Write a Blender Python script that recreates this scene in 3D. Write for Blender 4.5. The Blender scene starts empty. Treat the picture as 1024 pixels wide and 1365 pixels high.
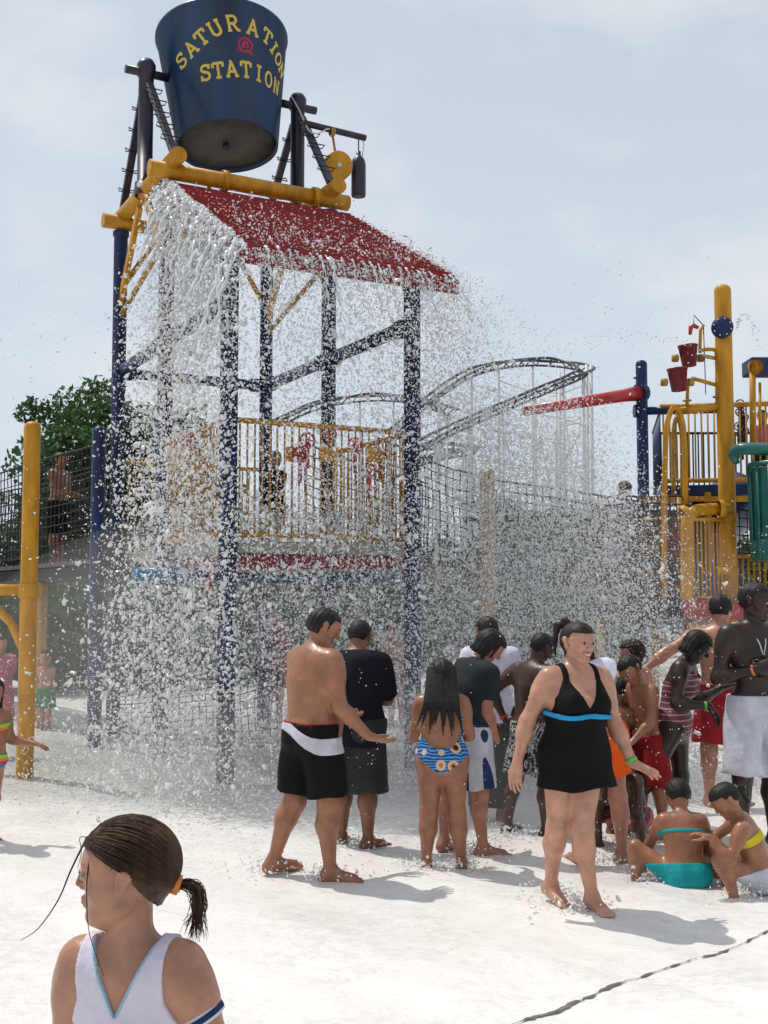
import bpy, math, random
import numpy as np
from mathutils import Vector, Matrix
random.seed(7); rng = np.random.default_rng(7)
SC = bpy.context.scene
COL = SC.collection
# ---------------------------------------------------------------- camera
FPX, HCAM = 1500.0, 1.8
PITCH = math.atan((790 - 682.5) / FPX)
cam = bpy.data.cameras.new('camera'); camo = bpy.data.objects.new('camera', cam); COL.objects.link(camo)
camo.location = (0, 0, HCAM); camo.rotation_euler = (math.pi / 2 + PITCH, 0, 0)
cam.sensor_fit = 'VERTICAL'; cam.sensor_height = 36; cam.lens = 36 * FPX / 1365
cam.clip_start = 0.05; cam.clip_end = 6000
SC.camera = camo
# ---------------------------------------------------------------- light
SUN_D = Vector((-0.82, 0.57, 0)).normalized(); SUN_EL = math.radians(64)
SUN_D = Vector((SUN_D.x * math.cos(SUN_EL), SUN_D.y * math.cos(SUN_EL), math.sin(SUN_EL)))
sl = bpy.data.lights.new('sun', 'SUN'); sl.energy = 3.2; sl.angle = math.radians(0.6); sl.color = (1, 0.95, 0.87)
so = bpy.data.objects.new('sun', sl); COL.objects.link(so)
so.rotation_euler = (-SUN_D).to_track_quat('-Z', 'Y').to_euler(); so.location = (-10, 8, 30)
W = bpy.data.worlds.new('World'); SC.world = W; W.use_nodes = True
nt = W.node_tree; nt.nodes.clear()
out = nt.nodes.new('ShaderNodeOutputWorld'); bg = nt.nodes.new('ShaderNodeBackground'); bg.inputs[1].default_value = 0.10
sky = nt.nodes.new('ShaderNodeTexSky'); sky.sky_type = 'NISHITA'; sky.sun_disc = False
sky.sun_elevation = SUN_EL; sky.sun_rotation = math.atan2(SUN_D.x, SUN_D.y)
sky.air_density = 1.0; sky.dust_density = 3.0; sky.ozone_density = 1.5
# humid summer haze: the blue is diluted with pale white, more towards the horizon, plus thin soft cloud
tc = nt.nodes.new('ShaderNodeTexCoord'); sep = nt.nodes.new('ShaderNodeSeparateXYZ')
nt.links.new(tc.outputs['Generated'], sep.inputs[0])
mr = nt.nodes.new('ShaderNodeMapRange'); mr.inputs[1].default_value = 0.0; mr.inputs[2].default_value = 0.55
mr.inputs[3].default_value = 0.97; mr.inputs[4].default_value = 0.66
nt.links.new(sep.outputs[2], mr.inputs[0])
mp = nt.nodes.new('ShaderNodeMapping'); mp.inputs['Scale'].default_value = (1.6, 1.6, 3.2); mp.inputs['Location'].default_value = (3.1, 0.4, 1.2)
nt.links.new(tc.outputs['Generated'], mp.inputs[0])
nz = nt.nodes.new('ShaderNodeTexNoise'); nz.inputs['Scale'].default_value = 2.2; nz.inputs['Detail'].default_value = 6; nz.inputs['Roughness'].default_value = 0.55
nt.links.new(mp.outputs[0], nz.inputs['Vector'])
cr = nt.nodes.new('ShaderNodeMapRange'); cr.inputs[1].default_value = 0.46; cr.inputs[2].default_value = 0.66; cr.inputs[3].default_value = 0; cr.inputs[4].default_value = 0.6
nt.links.new(nz.outputs[0], cr.inputs[0])
hz = nt.nodes.new('ShaderNodeMix'); hz.data_type = 'RGBA'
nt.links.new(mr.outputs[0], hz.inputs[0]); nt.links.new(sky.outputs[0], hz.inputs[6]); hz.inputs[7].default_value = (6.9, 7.75, 8.6, 1)
cl = nt.nodes.new('ShaderNodeMix'); cl.data_type = 'RGBA'
nt.links.new(cr.outputs[0], cl.inputs[0]); nt.links.new(hz.outputs[2], cl.inputs[6]); cl.inputs[7].default_value = (8.7, 8.75, 8.85, 1)
nt.links.new(cl.outputs[2], bg.inputs[0]); nt.links.new(bg.outputs[0], out.inputs[0])
SC.view_settings.view_transform = 'Standard'; SC.view_settings.look = 'None'
SC.view_settings.gamma = 1; SC.view_settings.use_curve_mapping = False
SC.view_settings.exposure = 0.0
cy = SC.cycles
cy.max_bounces = 9; cy.diffuse_bounces = 7; cy.glossy_bounces = 3; cy.transmission_bounces = 5; cy.transparent_max_bounces = 40; cy.volume_bounces = 2
cy.use_denoising = True; cy.caustics_reflective = False; cy.caustics_refractive = False
# ---------------------------------------------------------------- picture geometry
FWD = Vector((0, math.cos(PITCH), math.sin(PITCH))); UPV = Vector((0, -math.sin(PITCH), math.cos(PITCH))); CP = Vector((0, 0, HCAM))
def ray(px, py): return Vector((1, 0, 0)) * ((px - 512) / FPX) + UPV * ((682.5 - py) / FPX) + FWD
def gp(px, py, z=0.0):
    d = ray(px, py); return CP + d * ((z - HCAM) / d.z)
def at(px, py, Y):
    d = ray(px, py); return CP + d * (Y / d.y)
# ---------------------------------------------------------------- materials
def N(nt, t, **kw):
    n = nt.nodes.new(t)
    for k, v in kw.items():
        if k in n.inputs: n.inputs[k].default_value = v
        else: setattr(n, k, v)
    return n
def mat(name, col, rough=0.5, var=0.12, scale=6.0, bump=0.0, bscale=40.0, metal=0.0, coat=0.0, sss=0.0, col2=None, spec=0.5, detail=4, stretch=(1, 1, 1), rvar=0.1):
    m = bpy.data.materials.new(name); m.use_nodes = True; t = m.node_tree; b = t.nodes['Principled BSDF']
    b.inputs['Roughness'].default_value = rough; b.inputs['Metallic'].default_value = metal; b.inputs['Coat Weight'].default_value = coat
    b.inputs['Coat Roughness'].default_value = 0.12; b.inputs['Specular IOR Level'].default_value = spec
    tc = N(t, 'ShaderNodeTexCoord'); mp = N(t, 'ShaderNodeMapping'); mp.inputs['Scale'].default_value = stretch
    t.links.new(tc.outputs['Object'], mp.inputs[0])
    n1 = N(t, 'ShaderNodeTexNoise', Scale=scale, Detail=detail, Roughness=0.6); t.links.new(mp.outputs[0], n1.inputs['Vector'])
    mx = N(t, 'ShaderNodeMix', data_type='RGBA')
    c2 = col2 if col2 else tuple(min(1, c * (1 + var)) for c in col)
    c1 = col if col2 else tuple(c * (1 - var) for c in col)
    mx.inputs[6].default_value = (*c1, 1); mx.inputs[7].default_value = (*c2, 1)
    mr = N(t, 'ShaderNodeMapRange'); mr.inputs[1].default_value = 0.35; mr.inputs[2].default_value = 0.65
    t.links.new(n1.outputs[0], mr.inputs[0]); t.links.new(mr.outputs[0], mx.inputs[0]); t.links.new(mx.outputs[2], b.inputs['Base Color'])
    if rvar:
        r2 = N(t, 'ShaderNodeMapRange'); r2.inputs[3].default_value = max(0.03, rough - rvar); r2.inputs[4].default_value = min(1, rough + rvar)
        t.links.new(n1.outputs[0], r2.inputs[0]); t.links.new(r2.outputs[0], b.inputs['Roughness'])
    if bump:
        n2 = N(t, 'ShaderNodeTexNoise', Scale=bscale, Detail=3.0); t.links.new(mp.outputs[0], n2.inputs['Vector'])
        bp = N(t, 'ShaderNodeBump', Strength=bump, Distance=0.02); t.links.new(n2.outputs[0], bp.inputs['Height']); t.links.new(bp.outputs[0], b.inputs['Normal'])
    if sss:
        b.inputs['Subsurface Weight'].default_value = sss; b.inputs['Subsurface Radius'].default_value = (0.012, 0.005, 0.003); b.inputs['Subsurface Scale'].default_value = 1.0
    return m
M = {}
M['blue'] = mat('blue_paint', (0.010, 0.024, 0.085), 0.42, 0.42, 7, spec=0.3, bump=0.06, bscale=25, stretch=(1, 1, .3), detail=8)
M['bucketblue'] = mat('bucket_blue', (0.005, 0.033, 0.092), 0.34, 0.38, 3.2, spec=0.32, coat=0.08, stretch=(1, 1, 0.22), detail=7)
M['bucketin'] = mat('bucket_grey', (0.045, 0.042, 0.036), 0.6, 0.5, 3.5, bump=0.2, bscale=14)
M['purple'] = mat('dark_steel', (0.018, 0.014, 0.028), 0.42, 0.3, 5)
M['yellow'] = mat('yellow_paint', (0.46, 0.215, 0.010), 0.48, 0.24, 8, spec=0.32, bump=0.05, bscale=18, stretch=(1, 1, .3), detail=8)
M['dyellow'] = mat('worn_yellow_paint', (0.34, 0.18, 0.016), 0.45, 0.3, 5, bump=0.06, bscale=22)
M['red'] = mat('red_paint', (0.27, 0.008, 0.014), 0.3, 0.2, 4, spec=0.35, bump=0.05, bscale=30)
M['red2'] = mat('red_plastic', (0.42, 0.02, 0.025), 0.35, 0.2, 4, coat=0.2)
M['maroon'] = mat('maroon_bucket', (0.16, 0.012, 0.018), 0.45, 0.3, 6)
M['teal'] = mat('teal_paint', (0.006, 0.12, 0.105), 0.38, 0.2, 4, coat=0.15)
M['pipeblue'] = mat('pipe_blue', (0.02, 0.16, 0.30), 0.35, 0.2, 4)
M['deck'] = mat('deck_grey', (0.32, 0.30, 0.25), 0.7, 0.15, 5)
M['rope'] = mat('black_rope', (0.010, 0.010, 0.011), 0.8, 0.3, 20)
M['galv'] = mat('white_steel', (0.55, 0.57, 0.58), 0.5, 0.1, 2)
M['track'] = mat('track_steel', (0.028, 0.03, 0.035), 0.5, 0.3, 2)
M['text'] = mat('yellow_lettering', (0.60, 0.42, 0.06), 0.5, 0.06, 8)
M['textred'] = mat('red_emblem', (0.42, 0.01, 0.05), 0.5, 0.06, 8)
M['outline'] = mat('dark_outline', (0.006, 0.012, 0.03), 0.5, 0.06, 8)
M['slide'] = mat('slide_blue', (0.012, 0.03, 0.09), 0.3, 0.2, 3, coat=0.3)
M['brick'] = mat('brown_red_wall', (0.16, 0.055, 0.045), 0.8, 0.3, 2.5, bump=0.3, bscale=8)
M['bark'] = mat('bark', (0.07, 0.05, 0.035), 0.9, 0.3, 9, bump=0.5, bscale=30)
# ---------------------------------------------------------------- mesh builder
def cyl_basis(d):
    d = d.normalized(); a = Vector((0, 0, 1)) if abs(d.z) < 0.9 else Vector((1, 0, 0))
    x = d.cross(a).normalized(); return x, x.cross(d).normalized(), d
class MB:
    def __init__(s): s.v = []; s.f = []; s.sm = []
    def tube(s, p0, p1, r0, r1=None, n=14, caps=True):
        return s.path([p0, p1], [r0, r0 if r1 is None else r1], n, caps)
    def path(s, pts, rad, n=12, caps=True, closed=False):
        pts = [Vector(p) for p in pts]; m = len(pts)
        if not hasattr(rad, '__len__'): rad = [rad] * m
        b = len(s.v); X = None
        for i, p in enumerate(pts):
            d = (pts[(i + 1) % m] - pts[i - 1]) if closed else (pts[min(i + 1, m - 1)] - pts[max(i - 1, 0)])
            d.normalize()
            if X is None: X, Y, _ = cyl_basis(d)
            else:
                X = (X - d * X.dot(d)).normalized()
            Y = d.cross(X)
            for k in range(n):
                a = 2 * math.pi * k / n; s.v.append(p + (X * math.cos(a) + Y * math.sin(a)) * rad[i])
        for i in range(m if closed else m - 1):
            j = (i + 1) % m
            for k in range(n):
                k2 = (k + 1) % n; s.f.append((b + i * n + k, b + j * n + k, b + j * n + k2, b + i * n + k2)); s.sm.append(True)
        if caps and not closed:
            s.f.append(tuple(b + k for k in range(n))); s.sm.append(False)
            s.f.append(tuple(b + (m - 1) * n + k for k in reversed(range(n)))); s.sm.append(False)
        return s
    def box(s, c, h, axes=None):
        c = Vector(c); ax = axes or (Vector((1, 0, 0)), Vector((0, 1, 0)), Vector((0, 0, 1))); b = len(s.v)
        for sx in (-1, 1):
            for sy in (-1, 1):
                for sz in (-1, 1): s.v.append(c + ax[0] * (h[0] * sx) + ax[1] * (h[1] * sy) + ax[2] * (h[2] * sz))
        for q in ((0, 1, 3, 2), (4, 6, 7, 5), (0, 4, 5, 1), (2, 3, 7, 6), (0, 2, 6, 4), (1, 5, 7, 3)):
            s.f.append(tuple(b + i for i in q)); s.sm.append(False)
        return s
    def lathe(s, prof, o=(0, 0, 0), d=(0, 0, 1), n=20):     # prof: (radius, along)
        o = Vector(o); X, Y, D = cyl_basis(Vector(d)); b = len(s.v); m = len(prof)
        for r, h in prof:
            for k in range(n):
                a = 2 * math.pi * k / n; s.v.append(o + D * h + (X * math.cos(a) + Y * math.sin(a)) * max(r, 1e-4))
        for i in range(m - 1):
            for k in range(n):
                k2 = (k + 1) % n; s.f.append((b + i * n + k, b + i * n + k2, b + (i + 1) * n + k2, b + (i + 1) * n + k)); s.sm.append(True)
        return s
    def build(s, name, m, parent=None, bevel=0):
        me = bpy.data.meshes.new(name); me.from_pydata([tuple(v) for v in s.v], [], s.f)
        me.polygons.foreach_set('use_smooth', s.sm); me.materials.append(M[m] if isinstance(m, str) else m)
        import bmesh
        bm = bmesh.new(); bm.from_mesh(me); bmesh.ops.recalc_face_normals(bm, faces=bm.faces); bm.to_mesh(me); bm.free()
        o = link(name, me, parent)
        if bevel:
            bv = o.modifiers.new('bevel', 'BEVEL'); bv.width = bevel; bv.segments = 2; bv.limit_method = 'ANGLE'
        return o
def thing(name, label, cat, loc=(0, 0, 0), group=None):
    o = bpy.data.objects.new(name, None); COL.objects.link(o); o.location = loc; o.empty_display_size = 0.2
    return tag(o, label, cat, group)
def tag(o, label, cat, group=None, kind=None):
    if label: o['label'] = label
    if cat: o['category'] = cat
    if group: o['group'] = group
    if kind: o['kind'] = kind
    return o
def struct(o): o['kind'] = 'structure'; return o
def link(name, me, parent=None):
    # all meshes are written in world coordinates; a parent Empty at L only shifts the child's own frame
    o = bpy.data.objects.new(name, me); COL.objects.link(o)
    if parent:
        o.parent = parent
        o.matrix_parent_inverse = Matrix.Translation(-parent.location) if parent.parent is None else Matrix.Identity(4)
    return o
def arc(pts, n=6):   # Catmull-Rom through the points
    P = [Vector(p) for p in pts]; P = [2 * P[0] - P[1]] + P + [2 * P[-1] - P[-2]]; o = []
    for i in range(1, len(P) - 2):
        for k in range(n):
            t = k / n; a, b, c, d = P[i - 1], P[i], P[i + 1], P[i + 2]
            o.append(0.5 * ((2 * b) + (c - a) * t + (2 * a - 5 * b + 4 * c - d) * t * t + (3 * b - a - 3 * c + d) * t ** 3))
    o.append(P[-2]); return o
# ---------------------------------------------------------------- ground
def ground_mat():
    m = bpy.data.materials.new('foamy_water_on_white_floor'); m.use_nodes = True; t = m.node_tree; b = t.nodes['Principled BSDF']
    tc = N(t, 'ShaderNodeTexCoord')
    nA = N(t, 'ShaderNodeTexNoise', Scale=0.9, Detail=5.0, Roughness=0.6); t.links.new(tc.outputs['Object'], nA.inputs['Vector'])
    nB = N(t, 'ShaderNodeTexNoise', Scale=14.0, Detail=4.0, Roughness=0.65); t.links.new(tc.outputs['Object'], nB.inputs['Vector'])
    # thinner foam under and behind the tower: grey-green is clear water plus painted shade
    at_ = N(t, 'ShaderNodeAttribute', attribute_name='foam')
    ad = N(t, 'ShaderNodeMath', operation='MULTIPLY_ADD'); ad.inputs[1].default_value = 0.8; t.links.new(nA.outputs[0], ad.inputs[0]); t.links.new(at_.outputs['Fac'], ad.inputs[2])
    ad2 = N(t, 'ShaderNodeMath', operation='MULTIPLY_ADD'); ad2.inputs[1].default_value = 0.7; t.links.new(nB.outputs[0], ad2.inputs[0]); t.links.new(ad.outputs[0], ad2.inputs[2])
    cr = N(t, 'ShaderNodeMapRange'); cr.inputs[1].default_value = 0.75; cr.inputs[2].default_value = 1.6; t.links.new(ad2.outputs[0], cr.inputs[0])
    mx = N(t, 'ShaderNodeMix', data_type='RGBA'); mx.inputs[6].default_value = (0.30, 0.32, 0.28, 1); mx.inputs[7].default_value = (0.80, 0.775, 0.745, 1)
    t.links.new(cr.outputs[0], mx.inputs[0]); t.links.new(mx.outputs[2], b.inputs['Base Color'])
    b.inputs['Roughness'].default_value = 0.2; b.inputs['Specular IOR Level'].default_value = 0.4
    w1 = N(t, 'ShaderNodeTexNoise', Scale=3.2, Detail=6.0, Roughness=0.62, Distortion=0.6); t.links.new(tc.outputs['Object'], w1.inputs['Vector'])
    vo = N(t, 'ShaderNodeTexNoise', Scale=38.0, Detail=5.0, Roughness=0.7); t.links.new(tc.outputs['Object'], vo.inputs['Vector'])
    m1 = N(t, 'ShaderNodeMath', operation='MULTIPLY_ADD'); m1.inputs[1].default_value = 0.35; t.links.new(vo.outputs[0], m1.inputs[0]); t.links.new(w1.outputs[0], m1.inputs[2])
    bp = N(t, 'ShaderNodeBump', Strength=0.5, Distance=0.035); t.links.new(m1.outputs[0], bp.inputs['Height']); t.links.new(bp.outputs[0], b.inputs['Normal'])
    return m
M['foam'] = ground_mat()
M['concrete'] = mat('pale_concrete', (0.40, 0.385, 0.35), 0.85, 0.14, 1.5, bump=0.15, bscale=20)
def grid_sheet(name, xs, ys, zf, m, attr=None):
    X, Y = np.meshgrid(xs, ys, indexing='ij'); Z = zf(X, Y); v = np.stack([X, Y, Z], -1).reshape(-1, 3)
    nx, ny = len(xs), len(ys); i, j = np.meshgrid(np.arange(nx - 1), np.arange(ny - 1), indexing='ij'); a = (i * ny + j).ravel()
    f = np.stack([a, a + ny, a + ny + 1, a + 1], 1)
    me = np_mesh(name, v, f); me.materials.append(M[m])
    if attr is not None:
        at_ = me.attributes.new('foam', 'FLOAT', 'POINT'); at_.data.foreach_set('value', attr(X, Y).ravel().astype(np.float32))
    return struct(link(name, me))
def np_mesh(name, v, f, smooth=True):
    me = bpy.data.meshes.new(name); v = np.ascontiguousarray(v, np.float32); f = np.ascontiguousarray(f, np.int32); k = f.shape[1]
    me.vertices.add(len(v)); me.vertices.foreach_set('co', v.ravel())
    me.loops.add(f.size); me.loops.foreach_set('vertex_index', f.ravel())
    me.polygons.add(len(f)); me.polygons.foreach_set('loop_start', np.arange(0, f.size, k, dtype=np.int32))
    me.polygons.foreach_set('loop_total', np.full(len(f), k, np.int32))
    me.polygons.foreach_set('use_smooth', np.full(len(f), smooth, bool)); me.update(calc_edges=True); me.validate(); return me
def waves(X, Y):
    z = 0
    for k, (fx, fy, a) in enumerate([(2.1, 3.4, .010), (-3.3, 2.6, .008), (5.2, -4.1, .006), (7.7, 6.1, .005), (-11, 9, .003), (13, 16, .0025), (-19, 12, .002)]):
        z = z + a * np.sin(fx * X + fy * Y + k * 1.7 + 0.8 * np.sin(0.9 * X - 0.7 * Y + k))
    return z
struct(MB().box((0, 900, -0.35), (1500, 1500, 0.2)).build('ground', 'concrete'))
TWF = gp(300, 1045)
def foam_shade_amt(X, Y):
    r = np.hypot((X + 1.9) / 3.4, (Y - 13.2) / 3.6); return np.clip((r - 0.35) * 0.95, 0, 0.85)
grid_sheet('water', np.linspace(-12, 12, 300), np.concatenate([np.linspace(0.5, 12, 330), np.linspace(12.1, 26, 110)]), lambda X, Y: waves(X, Y) - 0.008, 'foam', foam_shade_amt)
# dark expansion joint showing through the thin water
def joint():
    a, b = gp(640, 1375), gp(1040, 1235); mb = MB(); n = 90; r = random.Random(3); side = (b - a).cross(Vector((0, 0, 1))).normalized(); w = 0.01
    L, R = [], []
    for i in range(n + 1):
        t = i / n; p = a.lerp(b, t) + side * (0.006 * math.sin(t * 9) + r.uniform(-.006, .006)); w = max(0.0025, min(0.013, w + r.uniform(-.008, .008)))
        if 0.40 < t < 0.46: w = 0.003
        z = float(waves(np.array(p.x), np.array(p.y))) - 0.008 + 0.006
        mb.v += [Vector((*(p - side * w).xy, z)), Vector((*(p + side * w).xy, z))]
        if i and r.random() > .03: k = 2 * i; mb.f.append((k - 2, k, k + 1, k - 1)); mb.sm.append(False)
    o = mb.build('floor_joint', 'jointdark'); struct(o)
M['jointdark'] = mat('joint_sealant', (0.05, 0.05, 0.045), 0.7, 0.5, 14, col2=(0.16, 0.155, 0.14))
joint()
# ---------------------------------------------------------------- tower frame of reference
ang = math.atan2(1500, 2788)
TU = Vector((math.cos(ang), math.sin(ang), 0)); TV = Vector((-math.sin(ang), math.cos(ang), 0)); ZZ = Vector((0, 0, 1))
def T(u, v, z): return TWF + TU * u + TV * v + ZZ * z
def tq(px, py, v):
    d = ray(px, py); t = ((TWF + TV * v - CP).dot(TV)) / d.dot(TV); return CP + d * t
TW, V1, V2 = 2.04, 2.05, 4.05
tower = thing('splash_tower', 'tall blue-posted water play tower with red slatted roof and yellow railed deck', 'play tower', T(0, 0, 0))
def post(p, z1, r=0.088, m='blue', parent=tower, top=False, name='post'):
    b = MB(); prof = [(r * 1.0, -0.08), (r, z1)]
    if top: prof += [(r * .93, z1 + r * .35), (r * .7, z1 + r * .62), (r * .35, z1 + r * .75), (0, z1 + r * .78)]
    else: prof += [(r * 1.18, z1), (r * 1.18, z1 + 0.06), (0, z1 + 0.06)]
    b.lathe(prof, p, n=20); return b.build(name, m, parent)
for u, v, z in ((0, 0, 5.0), (TW, 0, 5.0), (0, V1, 6.42), (TW, V1, 6.42), (0, V2, 6.42), (TW, V2, 6.42)): post(T(u, v, 0), z)
def pipe(a, b, r, m, name, parent, collars=(), cr=1.35, cl=0.05, n=16, cm=None):
    o = MB().tube(a, b, r, n=n).build(name, m, parent); d = (Vector(b) - Vector(a)); L = d.length
    for c in collars:
        p = Vector(a) + d * c; MB().tube(p - d / L * cl, p + d / L * cl, r * cr, n=n).build('collar', cm or m, o)
    return o
ZB = 4.63
pipe(T(0.0, 0.05, ZB), T(0, V2, ZB), 0.075, 'blue', 'cross_beam', tower, (0.06, 0.5, 0.56, 0.95))
pipe(T(TW, 0.05, ZB), T(TW, V2, ZB), 0.075, 'blue', 'cross_beam', tower, (0.05, 0.46, 0.55, 0.95))
pipe(T(0.05, V2, ZB), T(TW - .05, V2, ZB), 0.07, 'blue', 'cross_beam', tower, (0.06, 0.94))
pipe(T(-0.24, 2.0, 6.60), T(2.27, 2.0, 6.60), 0.095, 'yellow', 'top_beam', tower, (0.36, 0.82), 1.3, .035)
pipe(T(-0.24, 4.05, 6.60), T(2.27, 4.05, 6.60), 0.095, 'yellow', 'top_beam', tower, (0.3, 0.8), 1.3, .035)
pipe(T(0.02, 1.72, 6.70), T(0.02, 4.3, 6.70), 0.095, 'yellow', 'top_beam', tower, (0.55,), 1.3, .035)
pipe(T(2.02, 1.72, 6.70), T(2.02, 4.3, 6.70), 0.095, 'yellow', 'top_beam', tower, (0.55,), 1.3, .035)
for u in (0, TW):                                            # flat yellow knee braces
    for v0, v1 in ((V1 + .03, V1 + .85), (V2 - .03, V2 - .85)):
        a, b = T(u, v0, 5.55), T(u, v1, 6.55); d = (b - a).normalized(); ax = (d, TU, d.cross(TU))
        MB().box((a + b) / 2, ((b - a).length / 2, 0.03, 0.055), ax).build('knee_brace', 'yellow', tower, .006)
    MB().tube(T(u, V2, 5.35), T(u, V1, 5.85), 0.035).build('knee_brace', 'dyellow', tower)
for v in (V1, V2):
    for s in (0, 1):
        a, b = T(TW * s, v, 5.7), T(TW * s + (0.5 if s == 0 else -0.5), v, 6.5)
        MB().tube(a, b, 0.035).build('knee_brace', 'yellow', tower)
# roof of overlapping red slats, each its own board
RU0, RU1 = -0.03, 2.26
ra, rb = Vector((0, 2.0, 6.47)), Vector((0, -0.52, 5.03))     # (u, v, z) ridge and eave
roof_ax = (T(0, rb.y, rb.z) - T(0, ra.y, ra.z)); rl = roof_ax.length; rd = roof_ax.normalized(); rn = TU.cross(rd).normalized()
if rn.z < 0: rn = -rn
rf = MB()
for s in (0.05, 1.1, 2.15):
    rf.box(T(s, (ra.y + rb.y) / 2, (ra.z + rb.z) / 2) - rn * 0.09, (rl / 2 - .02, 0.04, 0.06), (rd, TU, rn))
roof = rf.build('roof', 'red', tower)
NS = 24; sw = rl / NS
me_slat = None
for i in range(NS):
    c = T((RU0 + RU1) / 2, ra.y, ra.z) + rd * (sw * (i + 0.5)) ; tilt = Matrix.Rotation(math.radians(-15), 3, TU)
    dd = (tilt @ rd); nn = TU.cross(dd).normalized(); nn = nn if nn.z > 0 else -nn
    jit = random.uniform(-.012, .012)
    MB().box(c + TU * jit, ((RU1 - RU0) / 2, sw * 0.62, 0.011), (TU, dd, nn)).build('slat', 'red', roof, 0.003)
MB().box(T((RU0 + RU1) / 2, rb.y - .015, rb.z - 0.085), ((RU1 - RU0) / 2 + .02, 0.02, 0.085), (TU, TV, ZZ)).build('fascia', 'red', roof, .004)
for s in (RU0 - .035, RU1 + .012):
    MB().box(T(s, (ra.y + rb.y) / 2, (ra.z + rb.z) / 2) - rn * 0.06, (rl / 2, 0.014, 0.04), (rd, TU, rn)).build('barge_board', 'red', roof, .004)
# deck with yellow railing
ZD = 2.3
MB().box(T(TW / 2, 2.0, ZD - 0.06), (TW / 2 - .1, 2.0, 0.06), (TU, TV, ZZ)).build('deck', 'deck', tower, .01)
MB().box(T(TW / 2, 2.0, ZD - 0.19), (TW / 2 - .16, 1.94, 0.065), (TU, TV, ZZ)).build('deck_frame', 'red', tower, .01)
def railing(a, b, h, parent, nb, m='yellow', r=0.028, rb=0.011, low=0.06, name='railing', base=None):
    a, b = Vector(a), Vector(b); rail = MB().tube(a + ZZ * h, b + ZZ * h, r, n=10).build('top_rail', m, parent)
    MB().tube(a + ZZ * low, b + ZZ * low, r * .9, n=10).build('bottom_rail', m, parent)
    proto = None
    for i in range(nb):
        t = (i + 0.5) / nb; p = a.lerp(b, t)
        if proto is None:
            mb = MB().tube(ZZ * low, ZZ * (h - .005), rb, n=6); o = mb.build('baluster', m, parent); proto = o.data
        else: o = link('baluster', proto, parent)
        o.location = p - Vector((0, 0, 0)); 
    return rail
for a, b, nb in (((0.0, 0.0), (TW, 0.0), 26), ((0.0, 0.0), (0.0, V1), 22), ((TW, 0.12), (TW, V1), 20), ((0.1, V2), (TW - .1, V2), 20)):
    railing(T(*a, ZD) + TV * .0, T(*b, ZD), 1.17, tower, nb)
def rosette(p, d, r, name, m, parent, spokes=6):             # red hand wheel on the rail
    b = MB(); X, Y, D = cyl_basis(Vector(d)); p = Vector(p)
    b.path([p + (X * math.cos(k / 16 * 2 * math.pi) + Y * math.sin(k / 16 * 2 * math.pi)) * r for k in range(16)], r * 0.16, 8, closed=True)
    for k in range(spokes): b.tube(p, p + (X * math.cos(k / spokes * 2 * math.pi) + Y * math.sin(k / spokes * 2 * math.pi)) * r, r * .1, n=6)
    b.lathe([(0, -.03), (r * .3, -.03), (r * .3, .04), (0, .04)], p, D, 10)
    b.tube(p, p - D * 0.0 - ZZ * 0.28, 0.02, n=8)
    return b.build(name, m, parent)
for px, py, v in ((407, 588, 0), (397, 607, 0), (470, 595, 0), (488, 628, 0), (250, 590, 0.9), (438, 580, 2.0), (505, 610, 1.0)):
    p = tq(px, py, v); rosette(p - TV * 0.06, TV, 0.075, 'hand_wheel', 'red2', tower)
for px in (395, 438, 500): MB().box(tq(px, 606, 0.0) - TV * .0, (0.11, 0.012, 0.075), (TU, TV, ZZ)).build('play_panel', 'yellow', tower, .01)
# low blue water pipes with red flanges under the deck
pipe(T(-0.75, 0.55, 1.98), T(0.05, 0.55, 1.98), 0.065, 'pipeblue', 'water_pipe', tower, ())
pipe(T(-0.02, 0.55, 1.98), T(0.03, 0.55, 1.98), 0.12, 'red2', 'pipe_flange', tower)
pipe(T(0.05, 0.55, 1.95), T(2.3, 0.55, 1.95), 0.055, 'pipeblue', 'water_pipe', tower, ())
pipe(T(2.26, 0.55, 1.95), T(2.3, 0.55, 1.95), 0.11, 'red2', 'pipe_flange', tower)
MB().tube(T(2.3, .55, 1.95), T(2.42, .55, 1.95), 0.07).build('water_pipe', 'pipeblue', tower)
# stands that carry the bucket
for s, u in ((0, 0.0), (1, 2.03)):
    b = MB(); b.lathe([(0.12, 6.62), (0.12, 6.78), (0.092, 6.78), (0.092, 8.12), (0.11, 8.13), (0.115, 8.27), (0.08, 8.33), (0, 8.335)], T(u, 3.0, 0), n=18)
    b.build('bucket_stand', 'purple', tower)
    for v in (1.92, 4.1):
        a, c = T(u, 3.0 + (v - 3.0) * .12, 7.98), T(u + (.03 if s == 0 else -.03), v, 6.78); d = (c - a).normalized()
        st = MB().box((a + c) / 2, ((c - a).length / 2, 0.045, 0.03), (d, TU, d.cross(TU))).build('stand_strut', 'purple', tower, .005)
        for k in range(5):
            p = a.lerp(c, 0.14 + k * 0.17); q = [p + TU * .04, p + TU * .10 - d * .02, p + TU * .11 + d.cross(TU) * .06, p - TU * .11 + d.cross(TU) * .06, p - TU * .10 - d * .02, p - TU * .04]
            MB().path(q, 0.008, 6).build('rung', 'rope', st)
    a = T(u, 3.0, 8.17); e = T(u + (-.26 if s == 0 else .26), 3.0, 8.17); i = T(u + (.32 if s == 0 else -.32), 3.0, 8.17)
    MB().tube(e, i, 0.052, n=14).build('axle_stub', 'purple', tower)
arm0, arm1 = tq(405, 164, 2.55), tq(487, 184, 2.55)
MB().tube(arm0, arm1, 0.042).build('hanger_arm', 'purple', tower)
cab = [tq(388, 128, 2.9), tq(398, 145, 2.6), tq(405, 160, 2.55), tq(413, 175, 2.5), tq(424, 178, 2.5), tq(436, 172, 2.5), tq(443, 173, 2.55)]
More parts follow.
